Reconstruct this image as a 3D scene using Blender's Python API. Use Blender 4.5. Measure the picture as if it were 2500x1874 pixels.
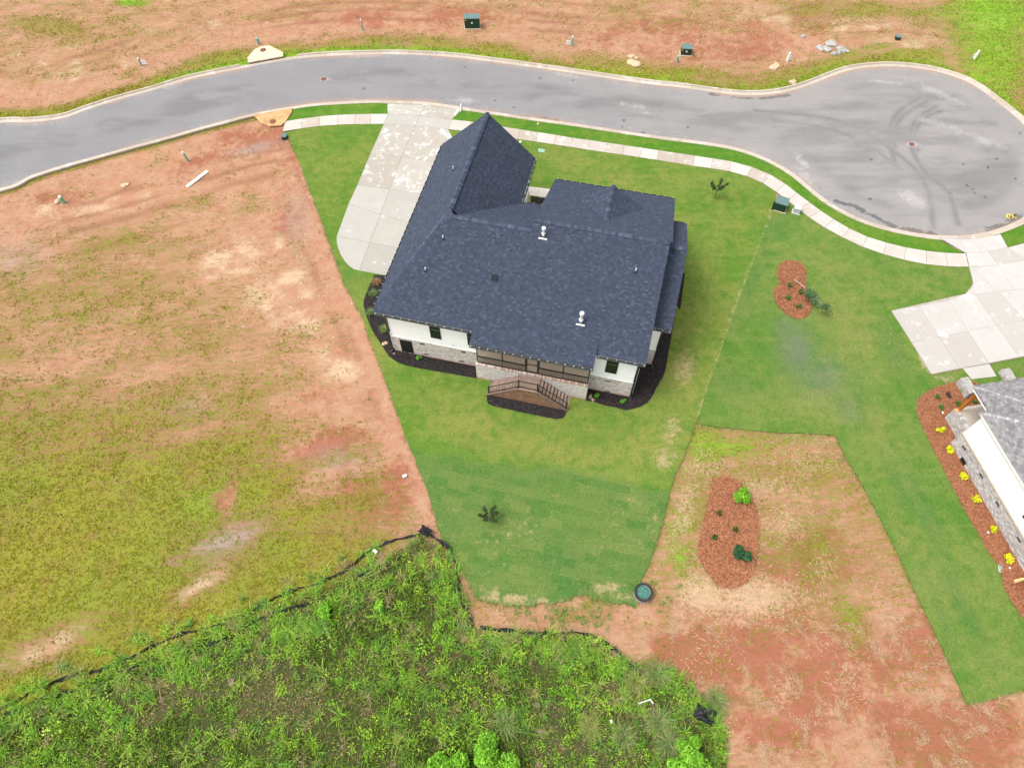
import bpy, bmesh, math, random
import numpy as np
from mathutils import Vector, Matrix
from mathutils.geometry import delaunay_2d_cdt

for o in list(bpy.data.objects):
    bpy.data.objects.remove(o)
scene = bpy.context.scene
COL = scene.collection
rnd = random.Random(7)
rng = np.random.default_rng(11)

# ------------------------------------------------------------------ camera
H = 45.0                        # drone height above the lots
FPX = 1680.0                    # focal length in pixels of the 2500 px wide photograph
PITCH, ROLL, YAW = [math.radians(a) for a in (59.25, -0.53, -13.75)]   # YAW: direction of the house
_F = np.array([0, math.cos(PITCH), -math.sin(PITCH)])
_R0 = np.array([1.0, 0, 0]); _U0 = np.cross(_R0, _F)
_c, _s = math.cos(ROLL), math.sin(ROLL)
CR = _c * _R0 + _s * _U0
CU = -_s * _R0 + _c * _U0
cam = bpy.data.cameras.new('camera')
camo = bpy.data.objects.new('camera', cam); COL.objects.link(camo)
camo.matrix_world = Matrix(((CR[0], CU[0], -_F[0], 0), (CR[1], CU[1], -_F[1], 0), (CR[2], CU[2], -_F[2], H), (0, 0, 0, 1)))
cam.sensor_width = 36.0
cam.lens = 36.0 * FPX / 2500.0
cam.clip_end = 6000.0
scene.camera = camo

# ------------------------------------------------------------------ sky, sun, exposure (bright overcast)
SUN_EL, SUN_AZ = math.radians(63), math.radians(-100)    # azimuth measured from +Y towards +X
w = bpy.data.worlds.new('World'); scene.world = w; w.use_nodes = True
nt = w.node_tree; nt.nodes.clear()
sky = nt.nodes.new('ShaderNodeTexSky'); sky.sky_type = 'NISHITA'; sky.sun_disc = False
sky.sun_elevation = SUN_EL; sky.sun_rotation = SUN_AZ
sky.dust_density = 4.0; sky.air_density = 1.0; sky.ozone_density = 1.0
hs = nt.nodes.new('ShaderNodeHueSaturation'); hs.inputs['Saturation'].default_value = 0.16
bg = nt.nodes.new('ShaderNodeBackground'); bg.inputs['Strength'].default_value = 0.15
wo = nt.nodes.new('ShaderNodeOutputWorld')
nt.links.new(sky.outputs[0], hs.inputs['Color']); nt.links.new(hs.outputs[0], bg.inputs[0]); nt.links.new(bg.outputs[0], wo.inputs[0])
sun = bpy.data.lights.new('sun', 'SUN'); sun.energy = 1.2; sun.angle = math.radians(25); sun.color = (1.0, 0.965, 0.91)
suno = bpy.data.objects.new('sun', sun); COL.objects.link(suno)
sd = Vector((math.cos(SUN_EL) * math.sin(SUN_AZ), math.cos(SUN_EL) * math.cos(SUN_AZ), math.sin(SUN_EL)))
suno.rotation_euler = sd.to_track_quat('Z', 'Y').to_euler(); suno.location = (0, 0, 80)
scene.view_settings.view_transform = 'Standard'; scene.view_settings.look = 'None'
scene.view_settings.gamma = 1.0; scene.view_settings.use_curve_mapping = False
scene.view_settings.exposure = 1.06
try:
    scene.cycles.max_bounces = 6; scene.cycles.transparent_max_bounces = 12
except Exception:
    pass

# ------------------------------------------------------------------ photo pixel -> place
def G(x, y, z=0.0):
    d = (x - 1250) * CR - (y - 937) * CU + FPX * _F
    t = (z - H) / d[2]
    return Vector((d[0] * t, d[1] * t, z))
def GL(pts, z=0.0):
    return [G(x, y, z) for x, y in pts]
def pix(X, Y):                    # ground points (arrays) -> photo pixels, used to lay out soil and grass patches
    q = np.stack([X, Y, np.full_like(X, -H)], -1)
    f = q @ _F
    f = np.where(f < 1, 1, f)
    return 1250 + FPX * (q @ CR) / f, 937 - FPX * (q @ CU) / f
def region(ox, oy, s):
    return lambda pts: [(ox + x * s, oy + y * s) for x, y in pts]
Z5 = region(0, 0, .40689); Z6 = region(800, 0, .40689); Z7 = region(1600, 0, .40689); Z8 = region(600, 200, .30157)
Z3 = region(1850, 550, .36192); Z4 = region(2150, 850, .42220); ZB = region(900, 980, .36183); ZL = region(1600, 1000, .36166)
ZR = region(1600, 1450, .40689); ZS = region(900, 1450, .40689); ZW = region(0, 1250, .40689)
R1 = region(2250, 880, .15078); R2 = region(2250, 1100, .24131); R6 = region(1050, 250, .18094)

EX = Vector((math.cos(YAW), math.sin(YAW), 0)); EY = Vector((-math.sin(YAW), math.cos(YAW), 0))
O = G(964.8, 855.3)               # back left corner of the house

# ------------------------------------------------------------------ noise for laying out masks
_perm = np.random.default_rng(3).random((256, 256))
def vnoise(x, y):
    xi = np.floor(x).astype(int); yi = np.floor(y).astype(int)
    fx = x - xi; fy = y - yi
    fx = fx * fx * (3 - 2 * fx); fy = fy * fy * (3 - 2 * fy)
    a = _perm[xi % 256, yi % 256]; b = _perm[(xi + 1) % 256, yi % 256]
    c = _perm[xi % 256, (yi + 1) % 256]; d = _perm[(xi + 1) % 256, (yi + 1) % 256]
    return (a * (1 - fx) + b * fx) * (1 - fy) + (c * (1 - fx) + d * fx) * fy
def fbm(x, y, s, o=4):
    v = 0; a = .5; t = 0
    for i in range(o):
        v = v + a * vnoise(x * s + 17 * i, y * s + 31 * i); t += a; a *= .55; s *= 2.03
    return v / t
def inpoly(x, y, poly):
    x = np.asarray(x); y = np.asarray(y)
    r = np.zeros(x.shape, bool); n = len(poly)
    for i in range(n):
        x1, y1 = poly[i][0], poly[i][1]; x2, y2 = poly[(i + 1) % n][0], poly[(i + 1) % n][1]
        if y1 == y2: continue
        c = ((y1 > y) != (y2 > y)) & (x < (x2 - x1) * (y - y1) / (y2 - y1) + x1)
        r ^= c
    return r
def segdist(x, y, line):
    d = np.full(x.shape, 1e9)
    for (x1, y1), (x2, y2) in zip(line[:-1], line[1:]):
        vx, vy = x2 - x1, y2 - y1
        t = np.clip(((x - x1) * vx + (y - y1) * vy) / (vx * vx + vy * vy + 1e-9), 0, 1)
        d = np.minimum(d, np.hypot(x - x1 - t * vx, y - y1 - t * vy))
    return d
def blob(px, py, cx, cy, rx, ry, rot=0.0):
    a = math.radians(rot); dx = px - cx; dy = py - cy
    u = (dx * math.cos(a) + dy * math.sin(a)) / rx; v = (-dx * math.sin(a) + dy * math.cos(a)) / ry
    return np.exp(-(u * u + v * v))
def sstep(a, b, x):
    t = np.clip((x - a) / (b - a), 0, 1); return t * t * (3 - 2 * t)

# ------------------------------------------------------------------ materials
class NT:
    def __init__(self, name):
        self.m = bpy.data.materials.new(name); self.m.use_nodes = True
        self.t = self.m.node_tree; self.t.nodes.clear()
        self.out = self.t.nodes.new('ShaderNodeOutputMaterial')
        self.bs = self.t.nodes.new('ShaderNodeBsdfPrincipled')
        self.t.links.new(self.bs.outputs[0], self.out.inputs[0])
        self.bs.inputs['Roughness'].default_value = .9
        self.bs.inputs['Specular IOR Level'].default_value = .2
    def n(self, typ, **kw):
        nd = self.t.nodes.new('ShaderNode' + typ)
        for k, v in kw.items(): setattr(nd, k, v)
        return nd
    def set(self, sock, v):
        if hasattr(v, 'is_linked'): self.t.links.new(v, sock)
        elif isinstance(v, tuple) and len(v) == 3: sock.default_value = (*v, 1.0)
        else: sock.default_value = v
    def coord(self, rot=0.0, scale=(1, 1, 1), kind='Object'):
        tc = self.n('TexCoord'); mp = self.n('Mapping')
        mp.inputs['Rotation'].default_value = (0, 0, rot); mp.inputs['Scale'].default_value = scale
        self.t.links.new(tc.outputs[kind], mp.inputs[0]); return mp.outputs[0]
    def noise(self, scale, vec=None, detail=4, rough=.6, dist=0.0):
        nd = self.n('TexNoise'); nd.inputs['Scale'].default_value = scale; nd.inputs['Detail'].default_value = detail
        nd.inputs['Roughness'].default_value = rough; nd.inputs['Distortion'].default_value = dist
        if vec is None: vec = self.coord()
        self.t.links.new(vec, nd.inputs['Vector']); return nd.outputs['Fac']
    def ramp(self, fac, a, b):
        nd = self.n('MapRange'); nd.interpolation_type = 'SMOOTHSTEP'
        self.set(nd.inputs['Value'], fac); nd.inputs['From Min'].default_value = a; nd.inputs['From Max'].default_value = b
        return nd.outputs['Result']
    def mix(self, fac, a, b, mode='MIX'):
        nd = self.n('Mix', data_type='RGBA', blend_type=mode)
        self.set(nd.inputs[0], fac); self.set(nd.inputs[6], a); self.set(nd.inputs[7], b); return nd.outputs[2]
    def math(self, op, a, b=0.0, clamp=False):
        nd = self.n('Math', operation=op, use_clamp=clamp); self.set(nd.inputs[0], a); self.set(nd.inputs[1], b); return nd.outputs[0]
    def attr(self, name, out='Fac'):
        nd = self.n('Attribute'); nd.attribute_name = name; return nd.outputs[out]
    def bump(self, h, strength=.5, dist=.05):
        nd = self.n('Bump'); nd.inputs['Strength'].default_value = strength; nd.inputs['Distance'].default_value = dist
        self.t.links.new(h, nd.inputs['Height']); self.t.links.new(nd.outputs[0], self.bs.inputs['Normal'])
    def col(self, c): self.set(self.bs.inputs['Base Color'], c)
    def rough(self, v): self.set(self.bs.inputs['Roughness'], v)

def simple(name, c, rough=.7, var=.12, scale=3.0, metal=0.0, bump=0.0, spec=.3):
    t = NT(name)
    f = t.noise(scale)
    t.col(t.mix(t.ramp(f, .25, .75), tuple(v * (1 - var) for v in c), tuple(min(1, v * (1 + var)) for v in c)))
    t.rough(rough); t.bs.inputs['Metallic'].default_value = metal; t.bs.inputs['Specular IOR Level'].default_value = spec
    if bump: t.bump(t.noise(scale * 8), bump, .02)
    return t.m
def attr_mat(name, rough=.85, spec=.15, trans=0.0):
    t = NT(name); c = t.attr('Col', 'Color'); t.col(c); t.rough(rough); t.bs.inputs['Specular IOR Level'].default_value = spec
    if trans:
        tr = t.n('BsdfTranslucent'); t.t.links.new(c, tr.inputs[0]); mx = t.n('MixShader'); mx.inputs[0].default_value = trans
        t.t.links.new(t.bs.outputs[0], mx.inputs[1]); t.t.links.new(tr.outputs[0], mx.inputs[2]); t.t.links.new(mx.outputs[0], t.out.inputs[0])
    return t.m

M = {}
def mk_ground():
    t = NT('clay_soil'); v = t.coord()
    big = t.noise(.12, v, 5, .6); mid = t.noise(.7, v, 6, .65); fine = t.noise(5.0, v, 5, .7)
    vs = t.coord(rot=math.radians(-17), scale=(.35, 1.6, 1))
    streak = t.noise(1.1, vs, 6, .65, .6)
    pink = (.318, .162, .098); red = (.252, .094, .054); pale = (.42, .295, .19); tan = (.345, .205, .125)
    c = t.mix(t.ramp(mid, .35, .68), pink, tan)
    c = t.mix(t.math('MULTIPLY', t.ramp(streak, .52, .74), .4), c, red)
    brkn = t.math('SUBTRACT', t.noise(1.3, v, 10, .74, .4), .5)
    c = t.mix(t.ramp(t.math('ADD', t.attr('red'), t.math('MULTIPLY', brkn, 2.6)), .05, .75), c, red)
    c = t.mix(t.ramp(t.math('ADD', t.attr('sand'), t.math('MULTIPLY', brkn, 2.0)), .3, 1.15), c, pale)
    c = t.mix(t.math('MULTIPLY', t.attr('grey'), .85), c, (.23, .20, .18))
    c = t.mix(t.math('MULTIPLY', t.ramp(fine, .5, .8), .25), c, (.19, .085, .05))
    c = t.mix(t.math('MULTIPLY', t.attr('rut'), .65), c, (.20, .085, .05))
    cr = t.math('ABSOLUTE', t.math('SUBTRACT', t.noise(.55, v, 7, .62, 1.6), .5))
    crack = t.math('MULTIPLY', t.math('SUBTRACT', 1.0, t.ramp(cr, .0, .022)), t.ramp(t.noise(.16, v, 3), .45, .6))
    c = t.mix(t.math('MULTIPLY', crack, .6), c, (.155, .062, .038))
    pb = t.ramp(t.noise(18, v, 3, .6), .66, .74)
    c = t.mix(t.math('MULTIPLY', pb, .35), c, (.45, .34, .25))
    c = t.mix(t.math('MULTIPLY', t.ramp(t.attr('weed'), .25, .8), .7), c, (.245, .115, .055))  # weedy soil darker: organic tone plus the weeds' shade put into the colour
    # thin weed cover
    wn = t.noise(2.6, vs, 8, .78); wf = t.noise(14.0, v, 4, .7)
    wd = t.math('ADD', t.attr('weed'), t.math('ADD', t.math('MULTIPLY', t.math('SUBTRACT', wn, .5), 2.4), t.math('MULTIPLY', t.math('SUBTRACT', wf, .5), 1.0)))
    mask = t.ramp(wd, .2, 1.0)
    wc = t.mix(t.ramp(big, .35, .65), (.192, .195, .016), (.145, .190, .016))
    wc = t.mix(t.math('MULTIPLY', t.ramp(t.noise(.5, v, 6, .7), .46, .66), .6), wc, (.185, .13, .03))
    wc = t.mix(t.math('MULTIPLY', t.ramp(t.noise(6.0, v, 4), .48, .75), .7), wc, (.085, .06, .02))
    wc = t.mix(t.attr('lush'), wc, (.14, .30, .012))
    c = t.mix(t.math('MULTIPLY', mask, .9), c, wc)
    st = t.ramp(t.math('ADD', t.attr('straw'), t.math('MULTIPLY', t.math('SUBTRACT', t.noise(4.5, v, 6, .75), .5), 1.8)), .4, .9)
    c = t.mix(t.math('MULTIPLY', st, .6), c, (.47, .345, .22))
    sc = t.mix(t.ramp(t.noise(2.2, v, 5, .7), .4, .66), (.042, .058, .014), (.085, .062, .03))
    c = t.mix(t.attr('scrub'), c, sc)
    t.col(c); t.rough(t.math('SUBTRACT', .95, t.math('MULTIPLY', t.attr('grey'), .35)))
    t.bump(t.math('ADD', t.math('MULTIPLY', mid, 1.6), t.math('ADD', fine, t.math('MULTIPLY', mask, .6))), .7, .09)
    return t.m
def mk_lawn(name, rot, bw, rh, tint):
    t = NT(name); v = t.coord(); vr = t.coord(rot=-rot)
    br = t.n('TexBrick'); t.t.links.new(vr, br.inputs['Vector'])
    br.inputs['Color1'].default_value = (0, 0, 0, 1); br.inputs['Color2'].default_value = (1, 1, 1, 1); br.inputs['Mortar'].default_value = (.5, .5, .5, 1)
    br.inputs['Scale'].default_value = 1.0; br.inputs['Brick Width'].default_value = bw; br.inputs['Row Height'].default_value = rh
    br.inputs['Mortar Size'].default_value = .02; br.inputs['Mortar Smooth'].default_value = .4; br.offset = .37
    big = t.noise(.22, v, 4, .55); mid = t.noise(1.3, v, 6, .68); fine = t.noise(9, v, 5, .72)
    g1 = (.066, .142, .016); g2 = (.128, .164, .030); g3 = (.044, .112, .027); tanc = (.29, .225, .12)
    c = t.mix(t.ramp(t.math('ADD', big, t.math('MULTIPLY', t.math('SUBTRACT', mid, .5), .7)), .38, .64), g1, g2)
    c = t.mix(t.math('MULTIPLY', t.math('SUBTRACT', 1.0, t.ramp(mid, .35, .6)), .4), c, (.055, .122, .015))
    rows = t.noise(.8, t.coord(rot=-rot, scale=(.25, 1.5, 1)), 4, .6)
    c = t.mix(t.math('MULTIPLY', t.ramp(rows, .46, .68), .5), c, (.146, .168, .038))
    c = t.mix(t.math('MULTIPLY', t.ramp(t.noise(.45, v, 5, .65, .5), .52, .66), .45), c, (.052, .118, .016))
    c = t.mix(t.math('MULTIPLY', t.attr('yel'), t.ramp(mid, .2, .7)), c, (.185, .178, .045))
    c = t.mix(t.attr('dark'), c, g3)
    c = t.mix(t.math('MULTIPLY', t.math('MULTIPLY', br.outputs['Color'], t.attr('sod')), .8), c, t.mix(t.attr('dark'), (.125, .165, .034), (.118, .152, .046)))
    seam = t.math('MULTIPLY', br.outputs['Fac'], t.math('MULTIPLY', t.attr('sod'), t.ramp(t.noise(.9, v, 4), .5, .7)))
    c = t.mix(t.math('MULTIPLY', seam, .6), c, tanc)
    bare = t.ramp(t.math('ADD', t.attr('bare'), t.math('MULTIPLY', t.math('SUBTRACT', t.noise(2.1, v, 6, .7), .5), 1.6)), .42, .85)
    c = t.mix(t.math('MULTIPLY', bare, .85), c, tanc)
    c = t.mix(t.math('MULTIPLY', t.attr('grey'), .7), c, (.115, .125, .085))
    c = t.mix(.5, c, t.mix(t.ramp(fine, .3, .7), (.55, .55, .55), (1.5, 1.5, 1.5)), 'MULTIPLY')
    c = t.mix(1.0, c, tint, 'MULTIPLY')
    t.col(c); t.rough(.95); t.bs.inputs['Specular IOR Level'].default_value = .1
    t.bump(t.math('ADD', fine, t.math('MULTIPLY', mid, .8)), .6, .05)
    return t.m
def mk_road():
    t = NT('asphalt'); v = t.coord()
    big = t.noise(.18, v, 5, .6); fine = t.noise(22, v, 3, .7)
    vs = t.coord(rot=math.radians(8), scale=(.12, 1.2, 1)); lane = t.noise(.9, vs, 5, .6)
    sx_ = t.n('SeparateXYZ'); t.t.links.new(v, sx_.inputs[0])
    wm = t.ramp(sx_.outputs[0], -15.0, 32.0)
    c = t.mix(t.ramp(big, .3, .7), t.mix(wm, (.163, .159, .165), (.196, .186, .180)), t.mix(wm, (.186, .181, .185), (.226, .214, .206)))
    c = t.mix(t.math('MULTIPLY', t.ramp(lane, .5, .75), .35), c, (.140, .136, .140))
    c = t.mix(t.math('MULTIPLY', t.attr('tyre'), .62), c, (.06, .058, .062))
    wh = t.ramp(t.math('ADD', t.attr('white'), t.math('MULTIPLY', t.math('SUBTRACT', t.noise(1.0, v, 10, .8, 1.0), .5), 3.0)), .3, 1.25)
    c = t.mix(t.math('MULTIPLY', wh, .42), c, (.42, .40, .385))
    dk = t.ramp(t.math('ADD', t.attr('wet'), t.math('MULTIPLY', t.math('SUBTRACT', t.noise(1.1, v, 9, .75, .6), .5), 2.2)), .5, .7)
    c = t.mix(t.math('MULTIPLY', dk, .7), c, (.05, .05, .056))
    c = t.mix(t.math('MULTIPLY', t.attr('clay'), .6), c, (.30, .19, .13))
    c = t.mix(.35, c, t.mix(t.noise(5.0, v, 6, .8), (.5, .5, .5), (1.5, 1.5, 1.5)), 'MULTIPLY')
    c = t.mix(.25, c, t.mix(fine, (.4, .4, .4), (1.6, 1.6, 1.6)), 'MULTIPLY')
    t.col(c); t.rough(t.math('SUBTRACT', .85, t.math('MULTIPLY', dk, .45))); t.bump(fine, .3, .01)
    return t.m
def mk_concrete(name, a, b, white=.5, brown=.4, thr=.80):
    t = NT(name); v = t.coord(kind='Object')
    oi = t.n('ObjectInfo')
    big = t.noise(.5, v, 6, .65, .4); mid = t.noise(1.3, v, 9, .72, .3); fine = t.noise(30, v, 2)
    c = t.mix(t.ramp(t.math('ADD', t.math('MULTIPLY', oi.outputs['Random'], .55), t.math('MULTIPLY', big, .5)), .2, .8), a, b)
    c = t.mix(t.math('MULTIPLY', t.ramp(t.math('ADD', mid, t.math('MULTIPLY', big, .5)), thr, thr + .12), white), c, (.62, .61, .59))
    c = t.mix(t.math('MULTIPLY', t.ramp(t.noise(.8, t.coord(scale=(1, 1, 1), rot=1.0), 5, .7), .54, .72), brown), c, (.30, .22, .155))
    c = t.mix(.12, c, t.mix(fine, (.5, .5, .5), (1.5, 1.5, 1.5)), 'MULTIPLY')
    t.col(c); t.rough(.85); t.bump(mid, .1, .02)
    return t.m
def mk_mulch(name, a, b, cc):
    t = NT(name); v = t.coord(); f = t.noise(11, v, 6, .75); m = t.noise(1.1, v, 5)
    c = t.mix(t.ramp(f, .35, .7), a, b); c = t.mix(t.math('MULTIPLY', t.ramp(m, .48, .7), .6), c, cc)
    c = t.mix(t.math('MULTIPLY', t.attr('wet'), .8), c, (.05, .035, .04))
    t.col(c); t.rough(.95); t.bump(f, .9, .08); return t.m
def mk_glass():
    t = NT('window_glass'); t.col((.012, .016, .014)); t.rough(.08); t.bs.inputs['Specular IOR Level'].default_value = .25; return t.m
def mk_screen():
    t = NT('insect_screen'); t.col((.44, .345, .275)); tr = t.n('BsdfTransparent'); mx = t.n('MixShader'); mx.inputs[0].default_value = .52
    f = t.noise(60); t.t.links.new(tr.outputs[0], mx.inputs[1]); t.t.links.new(t.bs.outputs[0], mx.inputs[2]); t.t.links.new(mx.outputs[0], t.out.inputs[0])
    return t.m
def mk_wood(name, a, b, scale=(2, 40, 8)):
    t = NT(name); v = t.coord(scale=scale); oi = t.n('ObjectInfo')
    c = t.mix(t.ramp(t.noise(1.0, v, 5, .7), .3, .7), a, b)
    c = t.mix(.5, c, t.mix(oi.outputs['Random'], (.7, .7, .7), (1.3, 1.3, 1.3)), 'MULTIPLY')
    t.col(c); t.rough(.75); return t.m
M['ground'] = mk_ground()
M['lawn'] = mk_lawn('sod_lawn', YAW, 1.4, .6, (1, 1, 1))
M['lawn_n'] = mk_lawn('neighbour_sod', math.radians(-76), 2.6, .7, (.93, .97, 1.12))
M['verge'] = mk_lawn('verge_grass', YAW, 1.4, .6, (.80, 1.0, .66))
M['road'] = mk_road()
M['walk'] = mk_concrete('sidewalk_concrete', (.32, .27, .225), (.42, .385, .35), .5, .3)
M['drive'] = mk_concrete('driveway_concrete', (.27, .255, .225), (.33, .315, .285), .9, .3, .86)
M['drive_st'] = mk_concrete('white_stained_concrete', (.29, .265, .225), (.34, .32, .285), .6, .4, .77)
M['drive_n'] = mk_concrete('pale_driveway_concrete', (.335, .31, .285), (.385, .365, .345), .35, .25)
M['curb'] = mk_concrete('curb_concrete', (.33, .275, .22), (.39, .34, .285), .4, .6)
M['joint'] = simple('joint_gap', (.22, .18, .14), .9)
M['joint_n'] = simple('pale_joint_gap', (.30, .27, .24), .9)
M['mulch'] = mk_mulch('black_mulch', (.008, .007, .008), (.03, .026, .028), (.04, .026, .022))
M['straw'] = mk_mulch('pine_straw', (.17, .062, .03), (.33, .145, .075), (.26, .105, .052))
M['white'] = simple('white_siding', (.87, .87, .87), .75, .02, 1.2)
M['trimw'] = simple('white_trim', (.72, .71, .69), .6, .03)
M['black'] = simple('black_metal', (.014, .013, .013), .45, .2, 6, 0.0, 0, .4)
M['bronze'] = simple('dark_bronze_gutter', (.075, .08, .09), .45, .15)
M['glass'] = mk_glass(); M['screen'] = mk_screen()
M['brick'] = attr_mat('smeared_brick', .9)
M['mortar'] = simple('mortar', (.46, .42, .37), .95, .12, 6)
M['shingle'] = attr_mat('shingles', .85, .25)
M['under'] = simple('roof_underlay', (.012, .015, .022), .9)
M['beige'] = simple('porch_floor_paint', (.40, .315, .25), .85, .08, 2)
M['tread'] = mk_wood('brown_deck_boards', (.17, .12, .095), (.27, .195, .155), (3, 3, 3))
M['skirt'] = mk_wood('brown_skirt_boards', (.16, .088, .052), (.27, .155, .095), (3, 3, 3))
M['cedar'] = mk_wood('orange_stained_cedar', (.36, .105, .012), (.48, .155, .02), (2, 2, 14))
M['pine'] = mk_wood('new_pine_lumber', (.52, .33, .14), (.62, .42, .20), (3, 3, 9))
M['pipe'] = simple('white_vent_pipe', (.60, .60, .59), .5, .03)
M['greenbox'] = simple('dark_green_cabinet', (.012, .04, .025), .5, .15)
M['greentop'] = simple('pale_green_cabinet_top', (.095, .15, .14), .45, .12)  # lid colour, paler than the cabinet body
M['greenpost'] = simple('pale_green_plastic', (.16, .36, .27), .5, .1)
M['greybox'] = simple('pale_grey_cabinet', (.42, .44, .44), .5, .06)
M['rust'] = simple('rusty_iron', (.15, .062, .04), .85, .35, 9)
M['inlet'] = simple('inlet_concrete', (.50, .41, .29), .9, .08, 2)
M['inlet2'] = simple('clay_stained_inlet_concrete', (.40, .24, .11), .9, .25, 1.4)
M['dark'] = simple('dark_void', (.01, .009, .009), .95)
M['leaf'] = attr_mat('leaves', .6, .25, .3)
M['blade'] = attr_mat('grass_blades', .8, .12, .25)
M['bark'] = simple('bark', (.16, .11, .08), .9, .25, 9)
M['palebark'] = simple('pale_bark', (.40, .34, .28), .9, .15, 9)
M['fabric'] = simple('black_silt_fabric', (.012, .012, .016), .6, .3, 3)
M['rock'] = simple('grey_rock', (.30, .29, .27), .9, .3, 5, 0, .5)
M['tanrock'] = simple('tan_rock', (.46, .33, .22), .9, .2, 5, 0, .5)
M['board'] = simple('pale_weathered_board', (.56, .52, .42), .8, .08, 3)
M['yellowp'] = simple('yellow_marking_paint', (.55, .40, .03), .8)
M['label_w'] = simple('white_sticker', (.75, .75, .75), .6)
M['label_y'] = simple('yellow_sticker', (.60, .42, .03), .6)
M['water'] = simple('green_standing_water', (.05, .14, .11), .12, .5, 6)
M['litter'] = simple('white_litter', (.75, .75, .76), .7)
M['grey_shingle'] = attr_mat('grey_shingles', .9)

# ------------------------------------------------------------------ object helpers
def tag(o, label=None, cat=None, group=None, kind=None):
    if label: o['label'] = label
    if cat: o['category'] = cat
    if group: o['group'] = group
    if kind: o['kind'] = kind
    return o
def thing(name, label, cat, loc=(0, 0, 0), rotz=0.0, group=None):
    o = bpy.data.objects.new(name, None); COL.objects.link(o); o.empty_display_size = .3
    o.location = loc; o.rotation_euler = (0, 0, rotz)
    return tag(o, label, cat, group)
def link(name, me, mat, parent=None, kind=None):
    if mat is not None and not me.materials: me.materials.append(mat)
    o = bpy.data.objects.new(name, me); COL.objects.link(o)
    if parent is not None: o.parent = parent
    if kind: o['kind'] = kind
    return o
class MB:
    def __init__(s): s.v = []; s.f = []; s.c = []
    def face(s, pts, c=None):
        i = len(s.v); s.v += [tuple(p) for p in pts]; s.f.append(tuple(range(i, i + len(pts))))
        s.c += [c or (1, 1, 1)] * len(pts); return s
    def box(s, x0, x1, y0, y1, z0, z1, c=None, faces='xXyYzZ'):
        if x0 > x1: x0, x1 = x1, x0
        if y0 > y1: y0, y1 = y1, y0
        if z0 > z1: z0, z1 = z1, z0
        p = [(x, y, z) for z in (z0, z1) for y in (y0, y1) for x in (x0, x1)]
        i = len(s.v); s.v += p; s.c += [c or (1, 1, 1)] * 8
        for k, q in dict(z=(0, 2, 3, 1), Z=(4, 5, 7, 6), y=(0, 1, 5, 4), Y=(2, 6, 7, 3), x=(0, 4, 6, 2), X=(1, 3, 7, 5)).items():
            if k in faces: s.f.append(tuple(i + a for a in q))
        return s
    def prism(s, poly, z0, z1, c=None):
        n = len(poly); a = sum(poly[i][0] * poly[(i + 1) % n][1] - poly[(i + 1) % n][0] * poly[i][1] for i in range(n))
        if a < 0: poly = poly[::-1]
        i = len(s.v); s.v += [(p[0], p[1], z0) for p in poly] + [(p[0], p[1], z1) for p in poly]; s.c += [c or (1, 1, 1)] * (2 * n)
        s.f.append(tuple(i + n + k for k in range(n))); s.f.append(tuple(i + k for k in reversed(range(n))))
        for k in range(n):
            k2 = (k + 1) % n; s.f.append((i + k, i + k2, i + n + k2, i + n + k))
        return s
    def tube(s, a, b, r0, r1=None, n=8, c=None, cap=True):
        a = Vector(a); b = Vector(b); r1 = r0 if r1 is None else r1
        d = (b - a).normalized(); u = d.orthogonal().normalized(); w_ = d.cross(u); i = len(s.v)
        for p, r in ((a, r0), (b, r1)):
            for k in range(n):
                t = 2 * math.pi * k / n; s.v.append(tuple(p + u * (r * math.cos(t)) + w_ * (r * math.sin(t))))
        s.c += [c or (1, 1, 1)] * (2 * n)
        for k in range(n):
            k2 = (k + 1) % n; s.f.append((i + k, i + k2, i + n + k2, i + n + k))
        if cap: s.f.append(tuple(i + n + k for k in range(n))); s.f.append(tuple(i + k for k in reversed(range(n))))
        return s
    def beam(s, a, b, wd, ht, up=(0, 0, 1), c=None):
        a = Vector(a); b = Vector(b); d = (b - a).normalized(); up = Vector(up)
        x = d.cross(up)
        if x.length < 1e-4: x = d.cross(Vector((0, 1, 0)))
        x.normalize(); y = x.cross(d).normalized(); i = len(s.v)
        for p in (a, b):
            for sx, sy in ((-1, -1), (1, -1), (1, 1), (-1, 1)): s.v.append(tuple(p + x * (sx * wd / 2) + y * (sy * ht / 2)))
        s.c += [c or (1, 1, 1)] * 8
        s.f += [(i, i + 3, i + 2, i + 1), (i + 4, i + 5, i + 6, i + 7)]
        for k in range(4):
            k2 = (k + 1) % 4; s.f.append((i + k, i + k2, i + 4 + k2, i + 4 + k))
        return s
    def mesh(s, name, col=False, smooth=False):
        me = bpy.data.meshes.new(name); me.from_pydata(s.v, [], s.f); me.update()
        if col: setcol(me, np.array(s.c, np.float32))
        if smooth: me.polygons.foreach_set('use_smooth', [True] * len(me.polygons))
        return me
    def build(s, name, mat, parent=None, kind=None, col=False, smooth=False):
        return link(name, s.mesh(name, col, smooth), mat, parent, kind)
def setcol(me, c):
    a = me.color_attributes.new('Col', 'FLOAT_COLOR', 'POINT')
    d = np.ones((len(me.vertices), 4), np.float32); d[:, :3] = c; a.data.foreach_set('color', d.ravel())
def setattr_f(me, name, vals):
    a = me.attributes.new(name, 'FLOAT', 'POINT'); a.data.foreach_set('value', np.asarray(vals, np.float32).ravel())
def np_mesh(name, V, F):           # V (n,3), F (m,k)
    me = bpy.data.meshes.new(name); V = np.asarray(V, np.float32); F = np.asarray(F, np.int32); k = F.shape[1]
    me.vertices.add(len(V)); me.vertices.foreach_set('co', V.ravel())
    me.loops.add(F.size); me.loops.foreach_set('vertex_index', F.ravel())
    me.polygons.add(len(F)); me.polygons.foreach_set('loop_start', np.arange(0, F.size, k, dtype=np.int32))
    me.update(calc_edges=True); me.validate(); return me
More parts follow.
